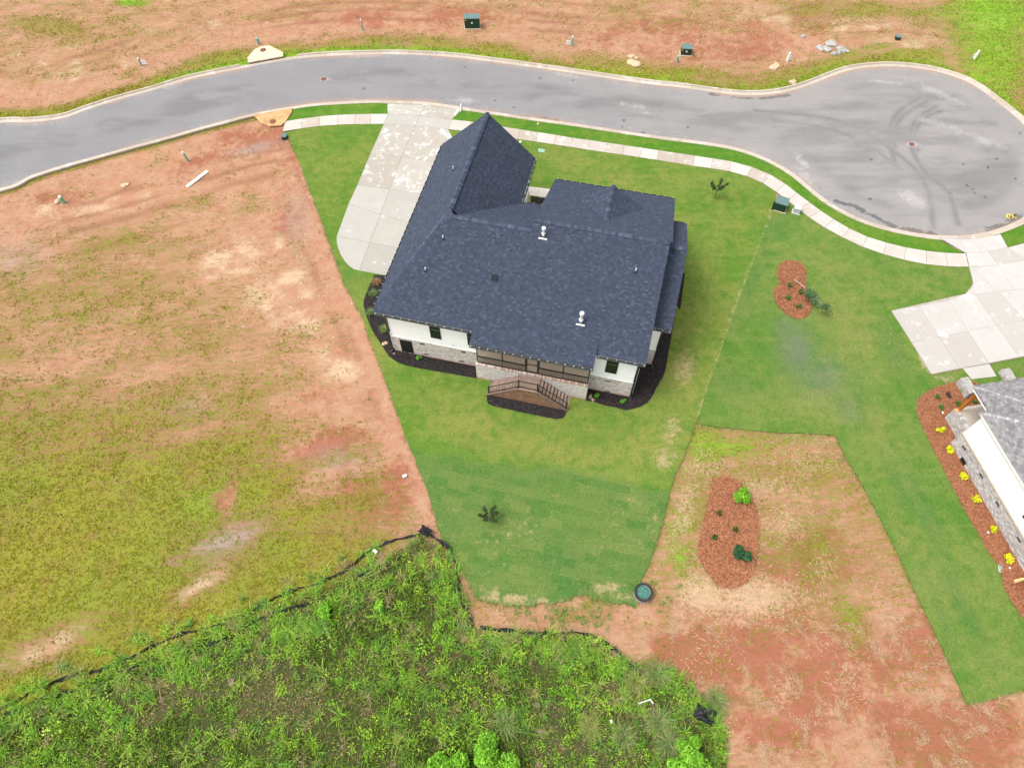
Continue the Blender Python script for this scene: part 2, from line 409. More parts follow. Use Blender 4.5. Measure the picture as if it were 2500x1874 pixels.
def catmull(pts, step):
    P = [np.array(p[:2], float) for p in pts]; P = [2 * P[0] - P[1]] + P + [2 * P[-1] - P[-2]]
    out = []
    for i in range(1, len(P) - 2):
        n = max(1, int(np.linalg.norm(P[i + 1] - P[i]) / step))
        for k in range(n):
            t = k / n; a, b, c, d = P[i - 1], P[i], P[i + 1], P[i + 2]
            out.append(.5 * (2 * b + (c - a) * t + (2 * a - 5 * b + 4 * c - d) * t * t + (3 * b - a - 3 * c + d) * t ** 3))
    out.append(P[-2]); return np.array(out)
def resample(L, step):
    d = np.r_[0, np.cumsum(np.linalg.norm(np.diff(L, axis=0), axis=1))]; n = max(1, int(round(d[-1] / step)))
    t = np.linspace(0, d[-1], n + 1); return np.stack([np.interp(t, d, L[:, 0]), np.interp(t, d, L[:, 1])], 1)
def smooth_poly(px, step=.6, close=True):
    g = [(v.x, v.y) for v in GL(px)]
    if close: g = g + [g[0]]
    c = catmull(g, step); return c[:-1] if close else c

# ------------------------------------------------------------------ curb lines and road outline
UP = [(0, 289), (61, 288), (122, 283), (163, 275), (203, 260), (285, 234), (366, 212), (448, 187), (529, 169), (606, 154), (694, 138), (773, 129), (854, 125), (963, 123), (1044, 126), (1109, 130), (1193, 140), (1288, 152.6), (1370, 164), (1451, 176), (1532, 188), (1608, 198), (1661, 203), (1722, 211.6), (1783, 219.7), (1824, 221.8), (1864.5, 221), (1905, 215.7), (1946, 205.5), (1986.6, 191), (2027, 175), (2068, 162), (2117, 154.6), (2170, 152), (2231, 156), (2292, 166), (2353, 185), (2393.5, 205.5), (2434, 234), (2467, 260), (2500, 287)]
LO = [(0, 468), (81, 435), (163, 409), (244, 386.5), (325.5, 364), (407, 342), (488, 319), (549, 303), (618.5, 285), (714, 268), (773, 260), (834, 256), (900, 253), (947, 253.5), (1037, 257), (1125.5, 269), (1186.6, 279), (1288, 294), (1410, 311), (1492, 323.5), (1573, 335.7), (1640, 345), (1700, 352.5), (1763, 362), (1803, 371), (1844, 384.5), (1885, 403), (1925.5, 427), (1966, 460), (1995, 484), (2027, 506.6), (2068, 529), (2109, 547), (2170, 565.6), (2231, 578), (2288, 585), (2353, 586), (2414, 578), (2463, 563.5), (2500, 547)]
up = [(v.x, v.y) for v in GL(UP)]; lo = [(v.x, v.y) for v in GL(LO)]
def extend(a, b, n=60.0, k=6):     # on past the left edge of the photograph
    d = Vector((a[0] - b[0], a[1] - b[1])).normalized()
    return [(a[0] + d.x * n * (k - i) / k, a[1] + d.y * n * (k - i) / k) for i in range(k)]
up = extend(up[0], (up[0][0] + 10, up[0][1] + 1.6)) + up
lo = extend(lo[0], (lo[0][0] + 10, lo[0][1] + 1.9)) + lo
CC, CRAD = np.array([38.378, 53.324]), 12.655
a0 = math.atan2(up[-1][1] - CC[1], up[-1][0] - CC[0]); a1 = math.atan2(lo[-1][1] - CC[1], lo[-1][0] - CC[0])
arc = [(CC[0] + CRAD * math.cos(a), CC[1] + CRAD * math.sin(a)) for a in np.linspace(a0, a1, 14)[1:-1]]
CURB = resample(catmull(up + arc + lo[::-1], .4), .5)
ROADPOLY = [tuple(p) for p in CURB]
def line_normals(L):
    t = np.gradient(L, axis=0); t /= np.linalg.norm(t, axis=1)[:, None]; return np.stack([t[:, 1], -t[:, 0]], 1)   # right of travel = towards the road
CN = line_normals(CURB)
DR1 = (G(947, 254), G(1120, 268)); DR2 = (G(2293, 583), G(2445, 572))
INA = (G(607, 154), G(693, 138)); INB = (G(620, 285), G(713, 268))
def between(p, seg):
    a, b = seg; m = (a + b) / 2; return (Vector((p[0], p[1], 0)) - m).length < (a - b).length / 2
curb = tag(bpy.data.objects.new('curb', None), kind='structure'); COL.objects.link(curb)
tag(curb, 'pale concrete kerb and gutter edging the curved street and turning circle')
SEG = 6
for i in range(0, len(CURB) - 1, SEG):
    j = min(i + SEG, len(CURB) - 1)
    mid = CURB[(i + j) // 2]
    low = between(mid, DR1) or between(mid, DR2)
    inl = between(mid, INA) or between(mid, INB)
    prof = [(0, -.12), (0, .075), (.15, .07), (.21, -.055), (.60, -.072), (.60, -.12)]
    if low: prof = [(0, -.12), (0, .02), (.10, .0), (.25, -.045), (.60, -.072), (.60, -.12)]
    if inl: prof = [(.17, -.12), (.17, -.058), (.2, -.06), (.21, -.06), (.60, -.072), (.60, -.12)]
    mb = MB(); n = len(prof); pts = []
    ks = np.linspace(i, j, j - i + 1)
    for q, k in enumerate(ks):
        k = int(k); p = CURB[k].copy(); nn = CN[k]; t = np.array([-nn[1], nn[0]])
        if q == 0: p += t * .0
        if q == len(ks) - 1 and j < len(CURB) - 1: p = p + (CURB[k - 1] - p) / np.linalg.norm(CURB[k - 1] - p) * .022
        for (o, z) in prof: mb.v.append((p[0] + nn[0] * o, p[1] + nn[1] * o, z)); mb.c.append((1, 1, 1))
    for q in range(len(ks) - 1):
        for a in range(n - 1): mb.f.append((q * n + a, q * n + a + 1, (q + 1) * n + a + 1, (q + 1) * n + a))
    mb.f.append(tuple(range(n))); mb.f.append(tuple((len(ks) - 1) * n + a for a in reversed(range(n))))
    mb.build('curb_segment', M['curb'], curb)

# ------------------------------------------------------------------ road surface
def grid_cells(x0, x1, y0, y1, st, poly):
    xs = np.arange(x0, x1, st); ys = np.arange(y0, y1, st); X, Y = np.meshgrid(xs, ys, indexing='ij')
    ins = inpoly(X, Y, poly); nx, ny = X.shape
    cell = ins[:-1, :-1] & ins[1:, :-1] & ins[:-1, 1:] & ins[1:, 1:]
    idx = np.arange(nx * ny).reshape(nx, ny)
    F = np.stack([idx[:-1, :-1][cell], idx[1:, :-1][cell], idx[1:, 1:][cell], idx[:-1, 1:][cell]], 1)
    used = np.unique(F); mp = -np.ones(nx * ny, int); mp[used] = np.arange(len(used))
    return X.ravel()[used], Y.ravel()[used], mp[F]
X, Y, F = grid_cells(-112, 53, 36, 74, .2, ROADPOLY)
me = np_mesh('road', np.stack([X, Y, np.full_like(X, -.078)], 1), F)
px, py = pix(X, Y)
tyre = np.zeros_like(X)
TY = [Z7([(600, 660), (1000, 700), (1220, 770), (1400, 880), (1560, 1010), (1640, 1150), (1670, 1360)]), Z7([(700, 715), (1000, 760), (1210, 830), (1370, 930), (1460, 1000)]),
      Z7([(1600, 570), (1460, 670), (1405, 780), (1410, 880), (1440, 960)]), Z7([(1640, 600), (1490, 690), (1430, 790), (1440, 880)]),
      Z7([(1690, 635), (1580, 700), (1530, 800), (1545, 900), (1630, 1040), (1760, 1150), (1820, 1340)]), Z7([(1720, 660), (1610, 710), (1560, 800), (1575, 900)])]
for L in TY:
    g = catmull([(v.x, v.y) for v in GL(L)], .8); d = segdist(X, Y, [tuple(p) for p in g])
    tyre = np.maximum(tyre, np.exp(-(d / .28) ** 2) * (.15 + .8 * fbm(X, Y, .5, 3)))
cd = segdist(X, Y, [tuple(p) for p in CURB[::3]])
tyre = np.maximum(tyre, .5 * sstep(2.3, 3.6, cd) * sstep(.35, .7, fbm(X * .3, Y, .8)))
white = np.zeros_like(X); wet = np.zeros_like(X); clay = np.zeros_like(X)
for a in [(2290, 225, 90, 12, 22), (2170, 200, 60, 6, 5), (1960, 395, 40, 14, 50), (2230, 352, 26, 9, 5), (2290, 300, 70, 10, 15), (1000, 255, 60, 5, 5), (1140, 245, 60, 10, 5), (450, 190, 80, 8, -15), (420, 205, 60, 10, -15), (880, 245, 90, 6, -3), (1540, 255, 60, 8, 8), (1580, 275, 30, 5, 8), (300, 395, 30, 20, 0), (2400, 340, 90, 14, 20), (1700, 350, 120, 6, 8), (1960, 430, 40, 30, 40), (900, 135, 110, 5, 0), (1380, 180, 50, 8, 10), (800, 192, 14, 5, 0), (2230, 485, 60, 20, 20), (60, 302, 60, 5, 0)]:
    white = np.maximum(white, blob(px, py, *a) * .9)
white = np.maximum(white, .42 * np.exp(-((cd - .8) / .8) ** 2))
for L, wd, s in [(Z7([(1080, 1200), (1200, 1235), (1300, 1285), (1450, 1360), (1680, 1405)]), .55, .8), (Z7([(330, 562), (470, 578), (600, 588), (800, 568)]), .5, .75), (Z7([(1990, 1385), (2100, 1345), (2200, 1295)]), .9, .75), (Z6([(870, 655), (990, 668)]), .32, .8), (Z6([(1060, 692), (1200, 700), (1380, 718)]), .5, .85), (Z6([(640, 622), (690, 625)]), .25, .8), (Z6([(100, 607), (150, 610)]), .25, .8), (Z6([(1820, 793), (1900, 797)]), .3, .8), (Z5([(620, 930), (650, 926)]), .3, .7), (Z7([(800, 985), (1000, 1130), (1100, 1200)]), .3, .4)]:
    d = segdist(X, Y, [(v.x, v.y) for v in GL(L)]); wet = np.maximum(wet, s * np.exp(-(d / (wd * .75)) ** 2))
spots = Z7([(198, 757), (1770, 1150), (1910, 1130), (1980, 1180), (2055, 950), (1850, 980), (2000, 1000), (2165, 1068), (1290, 1190), (1295, 955), (2190, 795), (1875, 1110), (1920, 1155)]) + Z6([(217, 528), (625, 352), (1275, 464), (1768, 760), (1776, 718), (1118, 640), (1002, 600), (820, 396), (1472, 478)])
for (x, y) in spots:
    g = G(x, y); wet = np.maximum(wet, 1.1 * np.exp(-((X - g.x) ** 2 + (Y - g.y) ** 2) / .05))
clay = np.exp(-((cd - .62) / .35) ** 2) * sstep(.3, .6, fbm(X, Y, .2)) * 1.1 * np.where(py < 300, 1, .45)
for nme, v in (('tyre', tyre), ('white', white), ('wet', wet), ('clay', clay)): setattr_f(me, nme, v)
road = link('road', me, M['road'], None, 'structure')

# ------------------------------------------------------------------ lawns, beds and pavement outlines (photo pixels)
SW_L = list(zip(Z8([(320, 322), (445, 302), (600, 282), (745, 270), (890, 265), (1015, 263), (1150, 262)]), Z8([(300, 405), (455, 380), (600, 360), (745, 350), (880, 346), (1010, 345), (1118, 344)])))
SW_R = [((1103, 293), (1095, 316.6)), ((1150, 298), (1143, 322)), ((1192, 304.5), (1184, 329)), ((1230, 310.5), (1223, 335)), ((1270, 317), (1264, 341)), ((1313, 323.5), (1309, 347)), ((1357, 330.5), (1351, 353.5)), ((1398, 337.5), (1394, 360)), ((1441, 343.5), (1437, 367)), ((1484, 349.5), (1477.5, 373)), ((1524, 355.5), (1520, 378.8)), ((1569, 362), (1561, 385)), ((1608, 368), (1604, 391.5)), ((1652.5, 374.5), (1650, 399)), ((1696, 381), (1693, 406)), ((1740, 387.5), (1736, 412)), ((1785, 395), (1781, 419.5)), ((1836, 409), (1824, 431)), ((1881, 427.5), (1862, 448)), ((1917, 450), (1893, 468)), ((1946, 472.5), (1921, 489.5)), ((1976, 495), (1948, 511)), ((2003, 515), (1976, 532)), ((2035, 536), (2012, 556)), ((2074, 559), (2056, 580)), ((2118, 579), (2105, 603)), ((2163, 593), (2156, 621)), ((2212, 605), (2206.5, 635)), ((2261, 613), (2261, 646)), ((2308, 618), (2313, 651)), ((2356, 619.5), (2365, 652))]
LOTLINE = [(690, 325), (702.5, 332.7), (729.7, 396), (760, 474.5), (793, 562), (841, 694.6), (881.5, 768.5), (959.7, 980), (986.8, 1059.6), (1012, 1117.5), (1043, 1197), (1063, 1262), (1077, 1313)]
SODEDGE = [(1009, 1099), (1117, 1119), (1189, 1135.6), (1244, 1134), (1302, 1150), (1312.5, 1128), (1378, 1143), (1479, 1168), (1605.5, 1197), (1636, 1203)]
LOWSOD = [(1077, 1313), (1102.6, 1356), (1124, 1389), (1148, 1429), (1165, 1461), (1200, 1472), (1244, 1479), (1291, 1476), (1370, 1470), (1421, 1450), (1479, 1467), (1529.5, 1475.7), (1551, 1483), (1562, 1460), (1569, 1407), (1587, 1371), (1605.6, 1313), (1620, 1266), (1634.5, 1204), (1645, 1164.5), (1670.7, 1114), (1692, 1052), (1707, 1014)]
_r = random.Random(99); _L = []
for (a_, b_) in zip(LOWSOD[:-1], LOWSOD[1:]):
    n_ = max(1, int(math.hypot(a_[0] - b_[0], a_[1] - b_[1]) / 7)); k_ = 4.5 if 1430 < (a_[1] + b_[1]) / 2 else 1.2
    _L += [a_] + [(a_[0] + (b_[0] - a_[0]) * q / n_ + _r.uniform(-k_, k_), a_[1] + (b_[1] - a_[1]) * q / n_ + _r.uniform(-k_, k_)) for q in range(1, n_)]
LOWSOD = _L + [LOWSOD[-1]]
SEAM = [(1707, 1014), (1722, 960), (1755, 870), (1800, 740), (1850, 610), (1893, 500)]
LAWN1 = LOTLINE + LOWSOD[1:] + SEAM[1:] + [b for a, b in SW_R[19::-1]] + [(1095, 316.6), (1075, 366), (1064, 390)] + [(938, 303.8)] + [b for a, b in SW_L[::-1]][1:-1]
D3TOP = [(1707, 1014), (1708.5, 1036), (1799, 1047), (1900, 1056), (1976, 1058), (2039, 1061.5), (2066.6, 1119), (2095.6, 1166), (2142.6, 1253), (2193, 1354.5), (2237, 1450), (2267, 1511), (2300, 1580), (2328, 1645), (2349, 1690), (2359, 1718.6), (2414, 1708), (2500, 1682), (2760, 1600)]
LAWN2 = D3TOP + [(2760, 1100), (2600, 880), (2500, 872), (2414.6, 889), (2273, 916), (2229, 837), (2174, 760), (2248, 746), (2313, 732), (2356.7, 715.5), (2370, 705), (2373.5, 693), (2370, 673), (2365, 652)] + [b for a, b in SW_R[-2:19:-1]] + SEAM[::-1][:-1]
def off_px(line, d):               # the verge ends at the kerb
    return line
lo_w = [tuple(p) for p in catmull(lo, .5)]
def lo_between(xa, xb):
    a, b = G(*xa), G(*xb); L = np.array(lo_w)
    i = int(np.argmin(np.hypot(L[:, 0] - a.x, L[:, 1] - a.y))); j = int(np.argmin(np.hypot(L[:, 0] - b.x, L[:, 1] - b.y)))
    return [tuple(p) for p in L[i:j + 1]]

def sheet(name, poly, z, mat, st, masks, kind='structure', skirt=.1):
    """flat sheet with inner points; poly in place coordinates"""
    poly = [Vector(p[:2]) for p in poly]
    n = len(poly); area = sum(poly[i].x * poly[(i + 1) % n].y - poly[(i + 1) % n].x * poly[i].y for i in range(n))
    if area < 0: poly = poly[::-1]
    dense = []
    for i in range(n):
        a, b = poly[i], poly[(i + 1) % n]; k = max(1, int((b - a).length / st))
        dense += [a + (b - a) * (q / k) for q in range(k)]
    P = np.array([(p.x, p.y) for p in dense]); m = len(dense)
    gx, gy = np.meshgrid(np.arange(P[:, 0].min(), P[:, 0].max(), st), np.arange(P[:, 1].min(), P[:, 1].max(), st), indexing='ij')
    gx = gx.ravel() + rng.uniform(-.2, .2, gx.size) * st; gy = gy.ravel() + rng.uniform(-.2, .2, gy.size) * st
    k = inpoly(gx, gy, P); gx, gy = gx[k], gy[k]
    dd = segdist(gx, gy, [tuple(q) for q in P] + [tuple(P[0])]); gx, gy = gx[dd > st * .4], gy[dd > st * .4]
    vin = dense + [Vector((a, b)) for a, b in zip(gx, gy)]
    V, E, Fc, *_ = delaunay_2d_cdt(vin, [(i, (i + 1) % m) for i in range(m)], [list(range(m))], 2, 1e-4)
    V3 = [(v.x, v.y, z) for v in V]; Fc = [list(f) for f in Fc]
    if skirt:
        cnt = {}
        for f in Fc:
            for i in range(len(f)):
                a, b = f[i], f[(i + 1) % len(f)]
                if (b, a) in cnt: del cnt[(b, a)]
                else: cnt[(a, b)] = 1
        low = {}
        for a, b in cnt:
            for q in (a, b):
                if q not in low: low[q] = len(V3); V3.append((V3[q][0], V3[q][1], z - skirt))
            Fc.append([b, a, low[a], low[b]])
    me = bpy.data.meshes.new(name); me.from_pydata(V3, [], Fc); me.update()
    A = np.array(V3); px, py = pix(A[:, 0].copy(), A[:, 1].copy())
    for nm, fn in masks.items(): setattr_f(me, nm, fn(A[:, 0], A[:, 1], px, py))
    return link(name, me, mat, None, kind)
def blobs(L, amp=1.0):
    def fn(X, Y, px, py):
        v = np.zeros_like(X)
        for b in L: v = np.maximum(v, blob(px, py, *b[:5]) * (b[5] if len(b) > 5 else 1))
        return v * amp
    return fn
zero = lambda X, Y, px, py: np.zeros_like(X)
def m_dark(X, Y, px, py):
    yel = np.interp(px, [p[0] for p in SODEDGE], [p[1] for p in SODEDGE])
    d = sstep(-3, 3, py - yel) * (px < 1645)
    return np.maximum(d * (.45 + .45 * fbm(X, Y, .3)), .35 * blob(px, py, 860, 650, 40, 90, 20))
lp = [(v.x, v.y) for v in GL(LAWN1)]
ysub = blobs([(1160, 1040, 120, 50, 10, .8), (1330, 1090, 160, 40, 10, .9), (1560, 1090, 120, 50, 0, .8), (1680, 960, 60, 60, 0, 1.0), (1690, 800, 60, 60, 0, .6), (1500, 440, 110, 25, 10, .7), (1400, 400, 80, 20, 10, .5), (760, 420, 50, 40, 0, .35), (905, 860, 50, 60, 30, .6), (860, 720, 30, 60, 20, .7), (1150, 980, 90, 30, 10, .5), (1640, 900, 50, 60, 0, .9), (1720, 640, 40, 60, 0, .6), (1650, 560, 40, 60, 0, .4)])
bsub0 = blobs([(1670, 900, 40, 70, 10, .75), (1640, 1050, 40, 60, 20, .7), (1620, 1120, 40, 40, 0, .8), (1110, 1240, 22, 12, 10, .9), (1545, 1220, 40, 20, 10, .6), (1180, 1400, 40, 30, 0, .5), (1480, 1440, 60, 20, 10, .9), (1240, 1460, 80, 20, 0, .9), (1360, 1210, 30, 10, 10, .7), (1600, 1250, 20, 30, 0, .6), (1290, 1310, 30, 20, 0, .5), (1560, 1330, 40, 40, 0, .5), (1170, 1330, 30, 20, 0, .6), (1440, 1360, 60, 20, 10, .4), (1505, 1430, 30, 18, 0, .9), (1300, 1468, 130, 14, 0, .85), (1200, 1450, 40, 26, 0, .8), (1540, 1470, 30, 14, 0, .6)])
seamg = [(v.x, v.y) for v in GL(SEAM)]
bsub = lambda X, Y, px, py: np.maximum(np.maximum(bsub0(X, Y, px, py), .62 * np.exp(-(segdist(X, Y, seamg) / .45) ** 2)), .42 * sstep(.52, .62, fbm(X + 5, Y, .45, 4)) * sstep(1080, 1180, py))
sheet('lawn', lp, .03, M['lawn'], .55, {'dark': m_dark, 'yel': ysub, 'bare': bsub, 'grey': zero, 'sod': lambda X, Y, px, py: .25 + .6 * sstep(1080, 1180, py)})
lp2 = [(v.x, v.y) for v in GL(LAWN2)]
sheet('neighbour_lawn', lp2, .026, M['lawn_n'], .55, {
    'dark': blobs([(1950, 900, 40, 60, 20, .4), (2180, 860, 25, 70, -25, .45), (2090, 960, 40, 60, 0, .3), (2260, 1250, 18, 130, -25, .5), (2190, 1180, 14, 120, -25, .45), (2350, 1480, 20, 130, -25, .45), (2290, 1480, 14, 130, -22, .4), (1800, 940, 60, 30, 0, .4), (1830, 700, 25, 120, 20, .3), (1890, 560, 40, 30, 0, .35)]),
    'yel': blobs([(2050, 740, 70, 50, 20, .8), (2100, 830, 50, 100, -20, .9), (2000, 640, 60, 30, 10, .7), (1980, 990, 70, 40, 0, .8), (2150, 1040, 40, 70, -20, .6), (2200, 1300, 20, 120, -25, .7), (2270, 1400, 20, 100, -25, .6), (2440, 1600, 60, 60, 0, .5), (2250, 690, 70, 20, 0, .4)]),
    'bare': blobs([(2170, 820, 30, 40, 0, .5), (2260, 890, 16, 40, -30, .9), (2310, 925, 25, 14, 0, .9), (2140, 950, 30, 50, 0, .35), (2470, 1480, 8, 30, -25, .9)]),
    'grey': blobs([(1945, 850, 40, 60, -15, .9), (2010, 920, 50, 50, 20, .7), (1920, 800, 30, 30, 0, .6), (2070, 1000, 30, 30, 0, .4)]), 'sod': lambda X, Y, px, py: np.full_like(X, .55)})
def verge(name, a, b, inner):
    L = lo_between(a, b); L = [(p[0], p[1]) for p in L]
    P = L + [(v.x, v.y) for v in GL(inner)]
    sheet(name, P, .034, M['verge'], .5, {'dark': lambda X, Y, px, py: .25 * fbm(X, Y, .5), 'yel': zero, 'bare': zero, 'grey': zero, 'sod': lambda X, Y, px, py: np.full_like(X, .15)})
verge('verge', (716, 268), (946, 254), [(946.5, 279)] + [a for a, b in SW_L[::-1]][1:] + [(699, 290)])
verge('verge', (1126, 269.5), (2290, 585), [(2355, 618)] + [a for a, b in SW_R[::-1]][1:])
verge('verge', (2444, 571), (2500, 547), [(2560, 535), (2560, 575), (2500, 593), (2460, 604)])
# ------------------------------------------------------------------ slabs
def slab(parent, poly, z0, z1, mat, gap=.012, name='slab'):
    P = [Vector((p[0], p[1])) for p in poly]; n = len(P)
    a = sum(P[i].x * P[(i + 1) % n].y - P[(i + 1) % n].x * P[i].y for i in range(n))
    if a < 0: P = P[::-1]
    Q = []
    for i in range(n):
        e0 = (P[i] - P[i - 1]).normalized(); e1 = (P[(i + 1) % n] - P[i]).normalized()
        nn = Vector((-e0.y - e1.y, e0.x + e1.x)); l = nn.length_squared
        Q.append(P[i] + nn * (2 * gap / l if l > .05 else 0))
    return MB().prism([(q.x, q.y) for q in Q], z0, z1).build(name, mat, parent)
for run in (SW_L, SW_R):
    sw = tag(bpy.data.objects.new('sidewalk', None), kind='structure'); COL.objects.link(sw)
    tag(sw, 'short curved concrete sidewalk left of the driveway' if run is SW_L else 'long concrete sidewalk following the street to the turning circle')
    for (a, b), (c, d) in zip(run[:-1], run[1:]): slab(sw, GL([a, c, d, b]), -.08, .055, M['walk'], .018)
    pts = GL([a for a, b in run]) + GL([b for a, b in run[::-1]])
    MB().prism([(p.x, p.y) for p in pts], -.09, .04).build('joint_filler', M['joint'], sw)
def lerp(a, b, t): return (a[0] + (b[0] - a[0]) * t, a[1] + (b[1] - a[1]) * t)
drv = tag(bpy.data.objects.new('driveway', None), kind='structure'); COL.objects.link(drv)
tag(drv, 'white stained concrete driveway running beside the dark roofed house')
hw = lambda x, y: (lambda p: (p.x, p.y))(O + EX * x + EY * y)
g2 = lambda x, y: (lambda p: (p.x, p.y))(G(x, y))
Lft = [g2(*p) for p in [(946, 254), (946.5, 279.5), (937, 304), (906, 372), (873, 452), (851, 499), (822, 578)]]
Mid = [g2(*p) for p in Z8([(1450, 190), (1408, 278), (1372, 360), (1265, 610), (1165, 872), (1092, 1075), (1005, 1303)])]
yr = [O for _ in range(7)]
Rgt = [g2(1125, 269.5), g2(1103, 293), g2(1095, 317)]
r0 = Vector(Rgt[2]); 
def cross(a, b):                  # carry a cross joint on to the house wall
    A = Vector((*a, 0)) - O; B_ = Vector((*b, 0)) - O; xa, xb = A.dot(EX), B_.dot(EX); ya, yb = A.dot(EY), B_.dot(EY); t = (-.02 - xb) / (xb - xa)
    return hw(-.02, yb + (yb - ya) * t)
Rgt += [cross(Lft[k], Mid[k]) for k in range(3, 7)]
for i in range(6):
    dm_ = M['drive_st'] if i in (0, 2, 3) else M['drive']
    slab(drv, [Lft[i], Mid[i], Mid[i + 1], Lft[i + 1]], -.08, .046, dm_, .014)
    slab(drv, [Mid[i], Rgt[i], Rgt[i + 1], Mid[i + 1]], -.08, .046, dm_, .014)
cv = [g2(*p) for p in [(822, 578), (822.5, 592), (825.5, 606), (832, 622), (843, 640), (853, 650), (864, 658)]]
ctr_end = g2(*Z8([(920, 1530)])[0])
slab(drv, cv + [ctr_end, Mid[6]], -.08, .046, M['drive'], .012)
e = O + EX * -.02 + EY * ((Vector((*g2(947, 673.5), 0)) - O).dot(EY))
slab(drv, [Mid[6], ctr_end, (e.x, e.y), Rgt[6]], -.08, .046, M['drive'], .014)
MB().prism([tuple(p) for p in Lft + cv[1:] + [(e.x, e.y)] + Rgt[::-1]], -.09, .032).build('joint_filler', M['joint'], drv)
wk = tag(bpy.data.objects.new('front_walk', None), kind='structure'); COL.objects.link(wk)
tag(wk, 'concrete front walk between garage wing and the front rooms')
for i in range(3):
    a = R6([(1050 + 0, 1110), (1475, 1155), (1655, 1180), (1840, 1210)]); b = R6([(1040, 1220), (1440, 1272), (1615, 1305), (1800, 1335)])
    slab(wk, GL([a[i], a[i + 1], b[i + 1], b[i]]), -.08, .05, M['walk'], .012)
dn = tag(bpy.data.objects.new('driveway', None), kind='structure'); COL.objects.link(dn)
tag(dn, 'wide pale concrete driveway and parking pad of the neighbouring house')
NS = [[(1225, 85), (1365, 97), (1405, 190)], [(1365, 97), (1480, 92), (1550, 178), (1405, 190)], [(1480, 92), (1635, 62), (1685, 152), (1550, 178)],
      [(1405, 190), (1550, 178), (1620, 270), (1425, 282)], [(1550, 178), (1685, 152), (1810, 235), (1620, 270)], [(1685, 152), (1800, 120), (1950, 80), (1990, 190), (1810, 235)],
      [(1425, 282), (1445, 285), (1605, 448), (1465, 470), (1400, 462), (1440, 432), (1452, 395), (1440, 340)], [(1445, 285), (1620, 270), (1730, 438), (1605, 448)], [(1620, 270), (1810, 235), (1990, 400), (1730, 438)],
      [(900, 577), (1090, 547), (1220, 755), (1040, 792)], [(1090, 547), (1285, 508), (1415, 715), (1220, 755)], [(1285, 508), (1400, 462), (1465, 470), (1610, 678), (1415, 715)], [(1465, 470), (1605, 448), (1620, 447), (1800, 640), (1610, 678)], [(1620, 447), (1730, 438), (1990, 400), (2160, 570), (1800, 640)],
      [(1040, 792), (1220, 755), (1355, 965), (1170, 1005)], [(1220, 755), (1415, 715), (1560, 930), (1355, 965)], [(1415, 715), (1610, 678), (1760, 888), (1560, 930)], [(1610, 678), (1800, 640), (1960, 850), (1760, 888)], [(1800, 640), (2160, 570), (2330, 780), (1960, 850)],
      [(1382, 966), (1560, 935), (1610, 1020), (1440, 1040)]]
for q in NS: slab(dn, GL(Z3(q)), -.08, .045, M['drive_n'], .014)
MB().prism([(p.x, p.y) for p in GL(Z3([(1225, 85), (1480, 92), (1635, 62), (1685, 152), (1950, 80), (1990, 400), (2160, 570), (2330, 780), (1560, 932), (1170, 1005), (900, 577), (1400, 462), (1452, 395), (1425, 282), (1405, 190)]))], -.09, .034).build('joint_filler', M['joint_n'], dn)

# ------------------------------------------------------------------ planting beds
BEDPOLYS = []; BEDMATS = []
def bed(name, poly, mat, z=.05, wet=None):
    BEDPOLYS.append([tuple(p[:2]) for p in poly]); BEDMATS.append('straw' if mat == M['straw'] else 'mulch')
    return sheet(name, poly, z, mat, .4, {'wet': blobs(wet) if wet else zero}, 'structure', .12)
bl = smooth_poly([(914, 672), (902, 699), (890, 728.6), (888.5, 748), (897, 777.5), (912, 811.7), (931.5, 841), (951, 870), (985, 890), (1053.6, 904.5), (1110, 914)], .4, False)
bed('mulch_bed', [tuple(p) for p in bl] + [g2(1164, 924), hw(6.86, .05), hw(.05, .05), hw(.05, 4.6), g2(947, 673.5)][0:5], M['mulch'])
br = smooth_poly([(1429, 977.5), (1455, 982.7), (1479.6, 990.7), (1501, 993.6), (1527, 1001.5), (1545, 998.6), (1563.6, 993), (1581, 982.7), (1592.6, 966.8), (1605.6, 940.7), (1618.6, 920.4), (1624, 904.5), (1629.5, 874), (1634.6, 845), (1641, 809), (1646, 780), (1651, 745)], .4, False)
bed('mulch_bed', [tuple(p) for p in br] + [hw(21.3, 9.0), hw(21.3, 12.9), hw(19.6, 12.9), hw(19.6, 3.3), hw(18.4, 3.3), hw(18.4, .1), hw(15.38, .1), hw(15.38, -.9)], M['mulch'])
bed('mulch_bed', [tuple(p) for p in smooth_poly([(1188.5, 963), (1189, 978), (1192, 986), (1205, 991.5), (1240, 999), (1281, 1008), (1340, 1020), (1360, 1023), (1376, 1020), (1385, 1003)], .3, False)] + [hw(14.1, -2.0), hw(8.1, -2.0)], M['mulch'])
bed('mulch_bed', [tuple(v[:2]) for v in GL(R6([(1360, 1270), (1610, 1310), (1800, 1345), (1800, 1480), (1360, 1420)]))], M['mulch'])
nb = [tuple(p) for p in smooth_poly([(2359, 928), (2319, 936.6), (2264, 955.6), (2241, 981), (2243, 1019), (2255.6, 1048.5), (2276.7, 1095), (2302, 1141), (2331.6, 1200), (2361, 1255), (2390.7, 1306), (2416, 1352.5), (2441, 1386), (2450, 1428.5), (2471, 1470.7), (2500, 1513), (2540, 1590)], .4, False)]
bed('pine_straw_bed', nb + [g2(2640, 1560), g2(2560, 1392), g2(2440, 1120), g2(2450, 960)], M['straw'], .055, [(2330, 985, 40, 14, 0, .35)])
